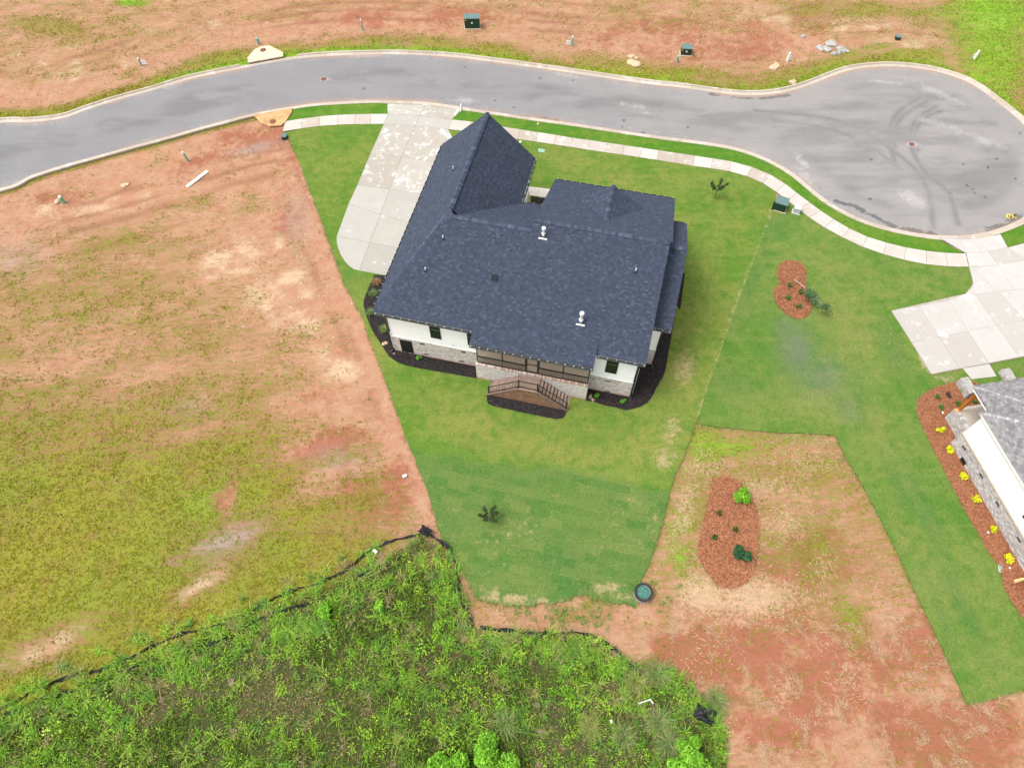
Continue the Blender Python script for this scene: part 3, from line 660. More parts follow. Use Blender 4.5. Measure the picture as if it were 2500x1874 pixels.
bed('pine_straw_bed', [tuple(p) for p in smooth_poly(Z3([(135, 290), (170, 250), (230, 240), (290, 260), (325, 310), (315, 380), (335, 450), (360, 520), (350, 590), (290, 632), (220, 615), (160, 570), (115, 500), (110, 440), (145, 390), (130, 340)]), .3)], M['straw'], .055,
    [(1932, 690, 22, 14, 0, 1.0), (1945, 735, 28, 14, 20, .9), (1925, 668, 14, 8, 0, .8), (1932, 755, 16, 10, 0, .8), (1952, 672, 12, 12, 0, .7)])
bed('pine_straw_bed', [tuple(p) for p in smooth_poly(ZL([(390, 470), (500, 455), (600, 520), (660, 620), (690, 720), (690, 900), (670, 1060), (620, 1160), (500, 1205), (430, 1190), (340, 1080), (290, 980), (300, 870), (340, 700), (370, 560)]), .4)], M['straw'], .02)

# ------------------------------------------------------------------ the ground: one sheet of clay, weeds and straw
SCRUB = [(-400, 1850), (0, 1745), (203, 1668), (386, 1585), (508, 1540), (671, 1478), (745, 1450), (900, 1375), (985, 1335), (1035, 1300), (1073, 1330), (1102, 1358), (1117, 1396), (1135, 1461), (1153, 1523), (1165, 1545), (1225, 1546), (1298, 1541), (1388, 1542), (1443, 1560), (1478, 1577), (1531, 1614), (1580, 1625), (1650, 1640), (1700, 1680), (1745, 1720), (1775, 1800), (1770, 1900), (1800, 2300), (-400, 2300)]
fine_x = np.arange(-66, 66.01, .25); fine_y = np.arange(-3, 86.01, .25)
xs = np.r_[[-2500, -1200, -500, -250, -130, -90, -74], fine_x, [74, 90, 130, 250, 500, 1200, 2500]]
ys = np.r_[[-2500, -1000, -300, -100, -40, -15, -7], fine_y, [94, 110, 150, 250, 500, 1200, 2500]]
X, Y = np.meshgrid(xs, ys, indexing='ij'); sh = X.shape
X = X.ravel(); Y = Y.ravel(); px, py = pix(X, Y)
n1 = fbm(X, Y, .09); n2 = fbm(X + 50, Y, .28); n3 = fbm(X, Y + 70, .8)
inroad = inpoly(X, Y, ROADPOLY)
cdist = segdist(X, Y, [tuple(p) for p in CURB[::2]])
yup = np.interp(px, [p[0] for p in UP], [p[1] for p in UP]); ylo = np.interp(px, [p[0] for p in LO], [p[1] for p in LO])
far = py < yup + 5
def mx(base, L, k=1.13):
    for b in L: base = np.maximum(base, blob(px, py, b[0] * k, b[1] * k, b[2] * k, b[3] * k, b[4]) * b[5])
    return base
def sub(base, L, k=1.13):
    for b in L: base = base * (1 - blob(px, py, b[0] * k, b[1] * k, b[2] * k, b[3] * k, b[4]) * b[5])
    return base
Zr = np.zeros_like(X)
weed = .30 + .3 * (n1 - .5)
lbase = .16 + .31 * sstep(430, 640, py - .12 * (600 - px)) * sstep(1000, 500, px - .25 * (py - 900)) + .12 * sstep(850, 1000, py) + .30 * sstep(950, 1200, py) * sstep(1000, 500, px) + .22 * sstep(1150, 1350, py)
left = mx(lbase, [(250, 520, 160, 40, -10, .55), (420, 440, 70, 25, -10, .6), (90, 640, 150, 70, -10, .6), (60, 900, 170, 120, 0, .55), (300, 760, 140, 60, -10, .42), (100, 1130, 220, 110, -10, .95), (350, 1080, 180, 90, -10, .8), (480, 1000, 160, 60, -10, .75), (200, 1290, 260, 70, -22, .95), (60, 1250, 160, 90, -20, .95), (560, 1080, 120, 60, -10, .7), (680, 1150, 130, 50, -20, .75), (600, 1200, 140, 45, -25, .75), (780, 1060, 80, 80, -10, .6), (450, 830, 140, 50, -10, .5), (640, 920, 110, 50, -10, .55), (330, 940, 200, 60, -10, .6), (560, 730, 70, 40, 0, .35), (700, 700, 50, 100, 0, .3), (540, 440, 60, 40, 0, .4), (120, 420, 70, 20, -20, .45), (330, 350, 60, 15, -20, .4), (30, 1050, 200, 100, 0, .85), (10, 760, 120, 50, 0, .6), (450, 1320, 160, 30, -25, .8)])
left = sub(left, [(520, 560, 110, 55, -15, .7), (620, 640, 70, 50, -10, .7), (90, 1400, 150, 40, -22, .65), (430, 1265, 95, 28, -30, .6), (480, 1090, 26, 16, 60, .6), (500, 1060, 12, 30, 10, .5), (690, 965, 70, 9, -18, .75), (700, 1020, 60, 14, -15, .6), (730, 850, 60, 40, 0, .6), (250, 430, 200, 22, -8, .6)])
lot_d = segdist(X, Y, [(v.x, v.y) for v in GL(LOTLINE)])
left = left * (1 - .75 * mx(Zr, [(480, 1170, 110, 40, -20, .9), (380, 1210, 60, 24, -30, .6), (490, 1080, 26, 36, 20, .7), (700, 960, 90, 30, -15, .7), (640, 870, 80, 40, 0, .4), (330, 800, 120, 26, -12, .6), (130, 790, 110, 40, -8, .5), (430, 930, 90, 20, -15, .5), (700, 1060, 120, 20, -14, .6)])) * sstep(.6, 2.2, lot_d + (n2 - .5) * 2)
farw = mx(Zr + .36 - .1 * sstep(1300, 900, px) * sstep(500, 900, px), [(120, 60, 180, 40, 8, .6), (300, 70, 130, 25, 0, .55), (620, 40, 200, 25, 5, .5), (100, 120, 60, 20, 0, .35), (1850, 20, 300, 30, 0, .7), (2150, 110, 130, 160, 0, .95), (1950, 60, 150, 25, 0, .4), (2050, 30, 180, 40, 0, .75), (1500, 20, 160, 30, 0, .4), (1750, 30, 120, 30, 0, .45), (1200, 20, 90, 20, 0, .25), (1300, 120, 160, 18, 5, .6), (1750, 150, 160, 16, -5, .55), (1950, 118, 130, 18, -4, .85), (900, 85, 200, 14, 0, .55), (470, 120, 120, 10, -12, .5)])
farw = sub(farw, [(780, 50, 330, 20, -3, .8), (1400, 90, 300, 28, 4, .7), (1650, 95, 200, 22, 0, .75), (450, 100, 200, 12, -14, .75), (60, 200, 160, 30, 0, .75), (1900, 92, 120, 10, -6, .6)])
curbgrass = np.exp(-(cdist / 1.1) ** 2) * ~inroad
farw = np.maximum(farw, 1.0 * np.exp(-(cdist / 1.8) ** 2) * (.6 + .7 * n2)); farw = np.maximum(farw, .8 * np.exp(-((cdist - 1.6) / 2.1) ** 2) * (.35 + .9 * n2) * (px > 380)); left = np.maximum(left, .8 * np.exp(-(cdist / .55) ** 2))
lot3 = mx(Zr + .50 - .25 * sstep(1350, 1600, py), [(1530, 960, 70, 70, 0, .9), (1500, 1100, 60, 120, 15, .7), (1600, 985, 60, 30, 0, .6), (1480, 1200, 45, 60, 0, .7), (1620, 960, 90, 40, 0, .5), (1770, 960, 70, 40, 0, .4), (1720, 1040, 120, 40, 0, .4), (1900, 1190, 60, 60, 20, .55), (1840, 1330, 60, 90, -20, .6), (1440, 1330, 30, 50, 0, .5), (1680, 1070, 60, 40, 0, .5), (1650, 1370, 25, 40, 0, .5), (2180, 1490, 90, 20, -15, .5), (1230, 1330, 80, 25, 0, .55), (1130, 1330, 90, 22, 0, .5)])
isl3 = px > 1110
isl3 &= py > 1010
weed = np.where(far, farw, np.where(isl3 & (px > 1110 - (py - 1300) * .3) & (px > np.interp(py, [1000, 1320, 1550], [1700, 1090, 1150])), lot3, left))
lush = np.clip(.95 * np.exp(-(cdist / 1.1) ** 2) * far * (px > 380) * (px < 1150) + far * blob(px, py, 2420, 150, 130, 130, 0) * .8 + far * blob(px, py, 2420, 20, 200, 60, 0) * .7 + far * blob(px, py, 320, 5, 60, 14, 0) + far * blob(px, py, 2150, 115, 120, 15, -4) * .6 + blob(px, py, 1700, 1080, 60, 80, 20) * .65 * (.5 + n2) + blob(px, py, 1790, 1090, 40, 40, 0) * .4 + blob(px, py, 1640, 1300, 40, 120, 12) * .6 + blob(px, py, 1850, 1090, 150, 40, 0) * .45 + blob(px, py, 2000, 1250, 90, 120, 0) * .25 + blob(px, py, 2080, 1500, 40, 60, -20) * .4 + blob(px, py, 1830, 1570, 30, 60, 0) * .5 + .6 * np.exp(-(cdist / 1.5) ** 2) * far * (px >= 1150) * n2 + blob(px, py, 1670, 1370, 30, 60, 0) * .7 + blob(px, py, 500, 1225, 90, 40, -15) * .35, 0, 1)
weed = np.maximum(weed, lush * .95)
warp = fbm(X * .6 + Y * .15, Y * 1.5 - X * .35, .5, 4)
weed = np.clip(weed + (warp - .5) * .45 * (weed > .2), 0, 1.1)
sand = mx(Zr, [(510, 550, 90, 40, -15, 1.0), (620, 610, 60, 50, -10, .85), (640, 690, 60, 40, 0, .7), (570, 640, 60, 30, 0, .7), (740, 800, 40, 50, 0, .8), (700, 760, 60, 30, 0, .6), (80, 1400, 150, 36, -22, .75), (430, 1265, 95, 24, -30, .75), (160, 140, 200, 50, 10, .5), (400, 60, 200, 20, 0, .45), (200, 440, 160, 30, -8, .45), (1650, 40, 100, 40, 0, .5), (2000, 85, 120, 20, 0, .6), (1850, 50, 120, 25, 0, .5), (900, 110, 60, 8, 0, .3)])
red = mx(Zr, [(485, 1090, 24, 14, 60, .7), (500, 1055, 10, 34, 10, .6), (470, 1130, 20, 14, 0, .6), (700, 960, 90, 30, -15, .6), (780, 1080, 60, 60, 0, .5), (640, 870, 80, 40, 0, .4), (850, 1060, 40, 80, 0, .45), (900, 40, 300, 30, 0, .45), (1500, 80, 200, 50, 0, .6), (1650, 60, 160, 40, 0, .55), (1780, 1080, 120, 140, 0, .12), (1700, 1200, 160, 80, 0, .5), (1800, 1450, 320, 140, 0, .95), (2050, 1550, 260, 120, 0, .85), (1500, 1420, 120, 70, 0, .9), (1990, 1400, 60, 100, -20, .7), (930, 1210, 60, 30, 0, .9), (600, 330, 40, 60, 0, .6), (560, 300, 100, 30, 0, .5), (620, 440, 40, 100, 0, .4), (1820, 1240, 50, 60, 0, .35), (130, 430, 80, 20, 0, .4), (400, 360, 150, 20, -20, .4)])
brk = fbm(X + 11, Y - 23, .55, 5)
sand = np.clip(sand * 1.15 + (brk - .5) * 2.2 * sstep(.08, .3, sand), 0, 1.3); red = np.clip(red + (fbm(X - 40, Y, .4, 4) - .5) * 1.6 * sstep(.05, .3, red), 0, 1.1)
rut = np.zeros_like(X)
for dd, ww in ((5.4, .3), (7.1, .28), (8.7, .5), (11.5, .3)): rut = np.maximum(rut, np.exp(-((cdist + (n1 - .5) * 3 - dd) / ww) ** 2) * sstep(.38, .6, fbm(X, Y, .16, 3)))
rut *= ~inroad * (weed < .75) * ((py < 620) | (py < yup))
for L in (Z8([(300, 420), (400, 640), (520, 980), (660, 1330), (760, 1640)]), [(850, 800), (900, 950), (960, 1080), (1010, 1180)], [(700, 500), (760, 640), (850, 860)]): rut = np.maximum(rut, .8 * np.exp(-(segdist(X, Y, [(v.x, v.y) for v in GL(L)]) / .3) ** 2) * (lot_d > .3) * sstep(.4, .6, n2))
grey = mx(Zr, [(480, 1170, 110, 40, -20, .9), (380, 1210, 60, 24, -30, .6), (400, 880, 50, 20, 0, .5), (720, 990, 50, 26, 0, .5), (30, 560, 70, 40, 0, .4), (550, 320, 50, 10, -15, .7), (640, 480, 30, 60, 0, .35), (1730, 935, 70, 14, 0, .5), (360, 1060, 40, 30, 0, .3), (900, 1180, 40, 30, 0, .4)])
straw = np.where(isl3, mx(Zr + .05, [(1480, 1100, 40, 120, 15, .7), (1520, 1010, 70, 40, 0, .6), (1640, 1050, 110, 40, 0, .65), (1750, 1000, 110, 40, 0, .55), (1700, 1130, 90, 60, 0, .6), (1520, 1280, 80, 60, 0, .95), (1640, 1290, 140, 60, 0, .9), (1780, 1230, 40, 60, 0, .6), (1790, 1390, 40, 40, 0, .35), (1870, 1260, 60, 60, 0, .4), (1600, 1340, 100, 30, 0, .6), (1690, 1500, 40, 50, 0, .6), (1820, 1480, 60, 60, 0, .5), (1240, 1300, 30, 20, 0, .5), (2180, 1500, 60, 20, 0, .6), (1750, 950, 100, 30, 0, .35)]), 0)
straw = np.where(far, mx(Zr, [(1600, 60, 120, 40, 0, .5), (1850, 45, 200, 25, 0, .55), (250, 90, 200, 40, 0, .4), (1100, 15, 200, 20, 0, .4), (1300, 115, 120, 10, 0, .4), (1950, 80, 120, 20, 0, .4)]), straw)
g = GL(SCRUB); scr = inpoly(X, Y, [(v.x, v.y) for v in g]); sdist = segdist(X, Y, [(v.x, v.y) for v in g[1:-3]])
scrub = np.where(scr, sstep(0, .5, sdist), 0.0) * np.where(blob(px, py, 1050, 1365, 40, 22, 0) > .4, .25, 1) * np.where(blob(px, py, 1140, 1535, 25, 40, 0) > .5, .3, 1)
zz = -.055 + .022 * (n3 - .5) + .03 * (n2 - .5)
zz += scrub * sstep(0, 2.5, sdist) * ((n2 - .5) * .5 - .08)
zz -= rut * .05
zz = np.where(inroad | (cdist < .7), -.17, zz)
P1 = np.array(lp); P2 = np.array(lp2)
zz = np.where(inpoly(X, Y, lp) | inpoly(X, Y, lp2), np.minimum(zz, -.06), zz)
far_away = (np.abs(X) > 70) | (Y > 90) | (Y < -5)
for a_ in (sand, red, grey, straw): a_[far_away] *= .0
weed = np.where(far_away, .55 + .2 * n1, weed); scrub = np.where((Y < -5), 1.0, scrub)
idx = np.arange(X.size).reshape(sh)
F = np.stack([idx[:-1, :-1].ravel(), idx[1:, :-1].ravel(), idx[1:, 1:].ravel(), idx[:-1, 1:].ravel()], 1)
me = np_mesh('ground', np.stack([X, Y, zz], 1), F)
for nm, v in (('weed', weed), ('lush', lush), ('sand', sand), ('red', red), ('grey', grey), ('straw', straw), ('scrub', scrub), ('rut', rut)): setattr_f(me, nm, v)
me.polygons.foreach_set('use_smooth', [True] * len(me.polygons))
link('ground', me, M['ground'], None, 'structure')
NX, NY = sh
def lookup(arr, x, y):
    i = np.clip(np.searchsorted(xs, x) - 1, 0, NX - 1); j = np.clip(np.searchsorted(ys, y) - 1, 0, NY - 1); return arr.reshape(sh)[i, j]
PAVED = [lp, lp2, ROADPOLY]

# ------------------------------------------------------------------ the house (local frame: x along the back wall, y towards the street)
house = thing('house', 'large white house with dark blue grey shingle roof, whitewashed brick base and screened porch', 'house', O, YAW)
ZE, ZB_ = 5.3, 2.03
BRC = [(.50, .465, .42), (.56, .53, .49), (.45, .40, .35), (.36, .29, .24), (.52, .49, .46), (.58, .55, .51)]
def bricks(parent, a, b, z0, z1, nrm, gap=.012, dirt=.32, seed=0, cols=BRC, holes=()):
    """whitewashed bricks laid on a wall plane from a to b"""
    r = random.Random(seed); a = Vector(a); b = Vector(b); L = (b - a).length; d = (b - a) / L; nrm = Vector(nrm)
    V = []; Fc = []; C = []; row = 0; z = z0
    while z < z1 - .02:
        zt = min(z + .066, z1) - gap; x = -(row % 2) * .1
        while x < L - .01:
            xa = max(0, x); xb = min(L, x + .2 - gap); cx = (xa + xb) / 2
            if xb - xa > .03 and not any(h[0] < cx < h[1] and h[2] < z + .03 < h[3] for h in holes):
                c = r.choice(cols); k = r.uniform(.85, 1.12); c = tuple(v * k for v in c)
                t = max(0, 1 - (z - z0) / dirt) * r.uniform(.5, 1.0)
                c = tuple(u * (1 - t) + v * t for u, v in zip(c, (.40, .19, .09)))
                dp = .014 + r.uniform(-.004, .006); i = len(V)
                for (xx, z_) in ((xa, z), (xb, z), (xb, zt), (xa, zt)): V.append(a + d * xx + Vector((0, 0, z_)))
                for (xx, z_) in ((xa, z), (xb, z), (xb, zt), (xa, zt)): V.append(a + d * xx + Vector((0, 0, z_)) + nrm * dp)
                C += [c] * 8
                Fc += [(i + 4, i + 5, i + 6, i + 7), (i, i + 1, i + 5, i + 4), (i + 1, i + 2, i + 6, i + 5), (i + 2, i + 3, i + 7, i + 6), (i + 3, i, i + 4, i + 7)]
            x += .2
        z += .066; row += 1
    me = bpy.data.meshes.new('bricks'); me.from_pydata([tuple(v) for v in V], [], Fc); me.update(); setcol(me, np.array(C, np.float32))
    return link('bricks', me, M['brick'], parent, 'stuff')
fnd = MB().box(0, 18.46, 0, 12.22, -.15, ZB_).box(9.68, 18.458, 12.22, 15.3, -.15, ZB_).box(.002, 6.9, 12.22, 15.3, -.15, ZB_).box(18.44, 19.7, 3.21, 12.8, -.15, ZB_ - .003).box(.003, 6.9, 15.2, 17.2, -.15, ZB_ - .003).build('foundation', M['mortar'], house)
bh = [(.58, 1.6, .1, 1.8), (2.2, 2.62, 1.64, 1.82), (2.37, 2.82, .28, .48), (5.45, 5.87, 1.64, 1.82), (5.2, 5.66, .27, .47)]
bricks(fnd, (0, 0, 0), (6.89, 0, 0), 0, ZB_, (0, -1, 0), seed=1, holes=bh)
bricks(fnd, (15.32, 0, 0), (18.46, 0, 0), 0, ZB_, (0, -1, 0), seed=2, holes=[(1.14, 1.56, 1.55, 1.72), (1.22, 1.72, .08, .28)])
bricks(fnd, (18.46, 0, 0), (18.46, 3.21, 0), 0, ZB_, (1, 0, 0), seed=3)
bricks(fnd, (18.46, 3.21, 0), (19.7, 3.21, 0), 0, ZB_, (0, -1, 0), seed=4)
bricks(fnd, (19.7, 3.21, 0), (19.7, 12.8, 0), 0, ZB_, (1, 0, 0), seed=5)
bricks(fnd, (0, 17.2, 0), (0, 0, 0), 0, ZB_, (-1, 0, 0), seed=6)
# walls of the white storey, with the porch cut out of the back
PX0, PX1, PD = 6.95, 15.28, 2.6
wl = MB()
wl.box(.02, PX0, .02, PD, ZB_, ZE).box(PX1, 18.44, .02, PD, ZB_, ZE).box(.02, 18.44, PD, 12.2, ZB_, ZE).box(9.7, 18.44, 12.2, 15.28, ZB_, ZE).box(.02, 6.88, 12.2, 15.28, ZB_, ZE).box(18.4, 19.68, 3.23, 12.78, ZB_, ZE - .002).box(.023, 6.88, 15.2, 17.18, ZB_, ZE + .15)
wl.face([(.02, 17.18, ZE + .15), (6.88, 17.18, ZE + .15), (3.32, 17.18, 9.0)]).face([(18.44, .02, ZE), (18.44, 15.28, ZE), (18.44, 7.14, 9.15)])
wl.face([(9.7, 7.2, ZE), (9.7, 15.28, ZE), (9.7, 7.2, 9.1)])
wall = wl.build('wall', M['white'], house)
MB().box(-.012, 6.95, -.022, .018, ZB_ - .002, ZB_ + .035).build('water_table', M['trimw'], house)
MB().box(15.28, 18.472, -.022, .018, ZB_ - .002, ZB_ + .035).build('water_table', M['trimw'], house)
MB().box(18.442, 19.712, 3.19, 3.228, ZB_ - .002, ZB_ + .035).build('water_table', M['trimw'], house)
def window(x0, x1, z0, z1, y=.0):
    w_ = MB().box(x0, x1, y - .005, y + .05, z0, z1).build('window', M['black'], house)
    t = .05; zm = (z0 + z1) / 2
    f = MB().box(x0 - .03, x1 + .03, y - .03, y + .03, z1 - t, z1 + .03).box(x0 - .03, x1 + .03, y - .035, y + .03, z0 - .03, z0 + t).box(x0 - .03, x0 + t, y - .03, y + .03, z0 + t, z1 - t).box(x1 - t, x1 + .03, y - .03, y + .03, z0 + t, z1 - t).box(x0 + t, x1 - t, y - .025, y + .03, zm - .03, zm + .03)
    f.build('frame', M['black'], w_)
    MB().box(x0 + t, x1 - t, y - .012, y - .006, zm + .03, z1 - t).build('pane', M['glass'], w_)
    MB().box(x0 + t, x1 - t, y - .02, y - .006, z0 + t, zm - .03).build('pane', M['glass'], w_)
    MB().box(x0 + t, x1 - t, y - .03, y - .024, zm + .03, zm + .045).build('meeting_rail', M['greybox'], w_)
window(3.28, 4.02, 2.92, 4.95); window(6.12, 6.84, 2.9, 4.95); window(16.32, 17.1, 2.85, 4.95)
cd_ = MB().box(.6, 1.58, -.02, .03, .12, 1.78).build('crawl_door', M['dark'], house)
for k in range(4): MB().box(.64 + k * .23, .84 + k * .23, -.032, -.018, .16, 1.74).build('plank', M['black'], cd_)
for (x, z) in ((2.22, 1.66), (2.4, .3), (5.47, 1.66), (5.23, .29), (16.47, 1.57), (16.56, .1)):
    v_ = MB().box(x, x + .4, -.018, .02, z, z + .16).build('foundation_vent', M['black'], house)
    for k in range(3): MB().box(x + .02, x + .38, -.026, -.016, z + .02 + k * .05, z + .045 + k * .05).build('slat', M['bronze'], v_)
MB().tube((4.9, -.03, 2.45), (4.9, .02, 2.45), .05).build('dryer_vent', M['greybox'], house)

# roof slopes
SHC = [tuple(v * 1.32 for v in c) for c in [(.021, .027, .042), (.0235, .030, .047), (.025, .0325, .051), (.0205, .0265, .041), (.0275, .0355, .055), (.0235, .030, .047), (.0245, .031, .049), (.034, .0435, .065)]]
def clip(poly, cp):
    """clip 2D polygon to convex polygon cp (counter-clockwise)"""
    out = poly
    for i in range(len(cp)):
        a = cp[i]; b = cp[(i + 1) % len(cp)]; inp = out; out = []
        if not inp: return []
        side = lambda p: (b[0] - a[0]) * (p[1] - a[1]) - (b[1] - a[1]) * (p[0] - a[0])
        for k in range(len(inp)):
            p = inp[k]; q = inp[(k + 1) % len(inp)]; sp, sq = side(p), side(q)
            if sp >= 0: out.append(p)
            if (sp > 0 and sq < 0) or (sp < 0 and sq > 0):
                t = sp / (sp - sq); out.append((p[0] + (q[0] - p[0]) * t, p[1] + (q[1] - p[1]) * t))
    return out
def slope(parent, polys, origin, u, nm='roof_slope', cols=SHC, mat='shingle', expo=.145, wmin=.12, wmax=.26, seed=0, thick=.09, under='under', tw=.016):
    """polys: list of convex 3D polygons on one plane; u: horizontal direction along the eave"""
    r = random.Random(seed); u = Vector(u).normalized(); o = Vector(origin)
    P0 = [Vector(p) for p in polys[0]]; nrm = (P0[1] - P0[0]).cross(P0[2] - P0[0]).normalized()
    if nrm.z < 0: nrm = -nrm
    v = nrm.cross(u)
    if v.z < 0: u = -u; v = nrm.cross(u)
    deck = MB(); sh = MB()
    for poly in polys:
        P = [Vector(p) for p in poly]; q = [((p - o).dot(u), (p - o).dot(v)) for p in P]
        ar = sum(q[i][0] * q[(i + 1) % len(q)][1] - q[(i + 1) % len(q)][0] * q[i][1] for i in range(len(q)))
        if ar < 0: q = q[::-1]; P = P[::-1]
        n = len(P); i0 = len(deck.v)
        deck.v += [tuple(p - nrm * .004) for p in P] + [tuple(p - nrm * thick) for p in P]; deck.c += [(1, 1, 1)] * (2 * n)
        deck.f.append(tuple(range(i0, i0 + n))); deck.f.append(tuple(reversed(range(i0 + n, i0 + 2 * n))))
        for k in range(n): deck.f.append((i0 + k, i0 + n + k, i0 + n + (k + 1) % n, i0 + (k + 1) % n))
        umin, umax = min(a for a, b in q), max(a for a, b in q); vmin, vmax = min(b for a, b in q), max(b for a, b in q)
        row = int(math.floor(vmin / expo))
        while row * expo < vmax:
            v0 = row * expo; rr = random.Random(seed * 1000 + row); x = umin - rr.random() * .3
            while x < umax:
                wd = r.uniform(wmin, wmax); c = r.choice(cols); k = r.uniform(.88, 1.13); c = tuple(a * k for a in c)
                t = clip([(x, v0), (x + wd, v0), (x + wd, v0 + expo), (x, v0 + expo)], q)
                if len(t) >= 3:
                    lift = tw + r.choice((0, .006))
                    pts = [o + u * a + v * b + nrm * (lift * (1 - (b - v0) / expo) + .002) for a, b in t]
                    sh.face(pts, c)
                    lowp = sorted([p for p in t if p[1] < v0 + 1e-4])
                    if len(lowp) >= 2:
                        a, b = lowp[0][0], lowp[-1][0]
                        sh.face([o + u * a + v * v0, o + u * b + v * v0, o + u * b + v * v0 + nrm * (lift + .002), o + u * a + v * v0 + nrm * (lift + .002)], tuple(z * .55 for z in c))  # butt face darkened, course shadow put into its colour
                x += wd
            row += 1
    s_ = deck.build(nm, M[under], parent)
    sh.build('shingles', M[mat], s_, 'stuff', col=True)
    return s_
def caps(parent, a, b, wd=.19, cols=SHC, mat='shingle', seed=0, lift=.055, st=.24):
    r = random.Random(seed); a = Vector(a); b = Vector(b); L = (b - a).length; d = (b - a) / L; s_ = d.cross(Vector((0, 0, 1))).normalized(); n = s_.cross(d)
    mb = MB(); k = 0.0
    while k < L:
        e = min(L, k + st); c = r.choice(cols); f = r.uniform(1.0, 1.6); c = tuple(v * f for v in c)
        for sg in (-1, 1):
            p0 = a + d * k + n * (lift + .02); p1 = a + d * e + n * lift
            q0 = p0 + s_ * (sg * wd) - n * (wd * .55); q1 = p1 + s_ * (sg * wd) - n * (wd * .55)
            mb.face([p0, q0, q1, p1] if sg > 0 else [p0, p1, q1, q0], c)
        mb.face([a + d * k + n * (lift + .02), a + d * k + n * (lift + .02) - s_ * wd - n * (wd * .55), a + d * k - n * .1, a + d * k + n * (lift + .02) + s_ * wd - n * (wd * .55)], (.008, .009, .012))
        k += st
    return mb.build('ridge_cap', M[mat], parent, 'stuff', col=True)
YB, SB = -.38, .54
zb = lambda y: ZE + SB * (y - YB)
XL, XR, GX, GZ = -.66, 7.3, 3.32, 9.25
XE = 18.93; Y1, Y2 = 6.48, 7.14; YF = 15.7
bk = slope(house, [[(XL, YB, zb(YB)), (9.35, YB, zb(YB)), (9.35, Y1, zb(Y1)), (3.06, Y1, zb(Y1)), (XL, 0.0, zb(0))], [(9.35, YB, zb(YB)), (XE, YB, zb(YB)), (XE, Y2, zb(Y2)), (9.35, Y2, zb(Y2))], [(3.06, Y1, zb(Y1)), (3.75, Y1, zb(Y1)), (GX, 6.93, zb(6.93))]], (0, YB, ZE), (1, 0, 0), seed=1)
zl = lambda x: 5.506 + (GZ - 5.506) / (GX - XL) * (x - XL)
lf = slope(house, [[(XL, 0.0, zl(XL)), (GX, 6.93, GZ), (GX, 17.55, GZ), (XL, 17.55, zl(XL))]], (XL, 0, zl(XL)), (0, 1, 0), seed=2)
zr_ = lambda x: GZ - (GZ - 5.506) / (XR - GX) * (x - GX)
rg = slope(house, [[(GX, 6.93, GZ), (XR, 6.93, zr_(XR)), (XR, 17.55, zr_(XR)), (GX, 17.55, GZ)]], (XR, 0, zr_(XR)), (0, 1, 0), seed=3)
YEN = 12.6; Z1 = zb(Y1)
en = slope(house, [[(3.5, Y1, Z1), (9.75, Y1, Z1), (9.75, YEN, ZE), (3.5, YEN, ZE)]], (0, YEN, ZE), (1, 0, 0), seed=4)
Z2_ = zb(Y2)
zf = lambda y: ZE + (Z2_ - ZE) / (YF - Y2) * (YF - y)
fr = slope(house, [[(9.35, Y2, Z2_), (19.1, Y2, Z2_), (19.1, YF, ZE), (9.35, YF, ZE)]], (0, YF, ZE), (1, 0, 0), seed=5)
# dormer
DX, DZ, DYF = 14.26, 8.4, 12.75; DH = 2.6; dz = lambda x: DZ - (DZ - 6.82) / DH * abs(x - DX)
dm_r = slope(house, [[(DX, 9.0, DZ), (DX + DH, 9.0, dz(DX + DH)), (DX + DH, DYF - .25, dz(DX + DH)), (DX, DYF, DZ)]], (DX + DH, 9, dz(DX + DH)), (0, 1, 0), 'dormer_slope', seed=6)
dm_l = slope(house, [[(DX, 9.0, DZ), (DX - DH, 9.0, dz(DX - DH)), (DX - DH, DYF - .25, dz(DX - DH)), (DX, DYF, DZ)]], (DX - DH, 9, dz(DX - DH)), (0, 1, 0), 'dormer_slope', seed=7)
MB().face([(DX - 2.4, 12.4, 6.85), (DX + 2.4, 12.4, 6.85), (DX, 12.4, DZ - .1)]).build('dormer_face', M['white'], house)
# side wing
WY0, WY1, WX = 2.82, 13.2, 20.3; WYM = 8.0; WZ = 8.1
zw0 = lambda y: ZE + (WZ - ZE) / (WYM - WY0) * (y - WY0)
slope(house, [[(18.3, WY0, ZE), (WX, WY0, ZE), (WX, WYM, WZ), (18.3, WYM, WZ)]], (0, WY0, ZE), (1, 0, 0), seed=8)
slope(house, [[(18.3, WYM, WZ), (WX, WYM, WZ), (WX, WY1, ZE), (18.3, WY1, ZE)]], (0, WY1, ZE), (1, 0, 0), seed=9)
MB().face([(19.68, 3.23, ZE - .1), (19.68, 12.78, ZE - .1), (19.68, WYM, WZ - .2)]).build('gable_wall', M['white'], house)
# porch roof, a little flatter than the slope it grows out of
PYE, PZE = -1.42, 5.14; PYT = .62; PZT = zb(PYT) + .01
pr_ = slope(house, [[(6.7, PYE, PZE), (15.48, PYE, PZE), (15.48, PYT, PZT), (6.7, PYT, PZT)]], (0, PYE, PZE), (1, 0, 0), 'porch_roof', seed=10)
MB().prism([(6.74, -1.34), (15.44, -1.34), (15.44, .2), (6.74, .2)], PZE - .24, PZE - .1).build('porch_soffit', M['trimw'], house)
caps(house, (GX, 6.95, GZ), (GX, 17.6, GZ), seed=1); caps(house, (XL + .05, .05, 5.52), (GX, 6.93, GZ), .13, seed=2, lift=.02)
caps(house, (GX + .25, Y1, Z1), (9.4, Y1, Z1), seed=3); caps(house, (9.35, Y2, Z2_), (18.95, Y2, Z2_), seed=4)
caps(house, (DX, 9.1, DZ), (DX, DYF + .03, DZ), seed=5); caps(house, (18.95, WYM, WZ), (WX, WYM, WZ), seed=6)
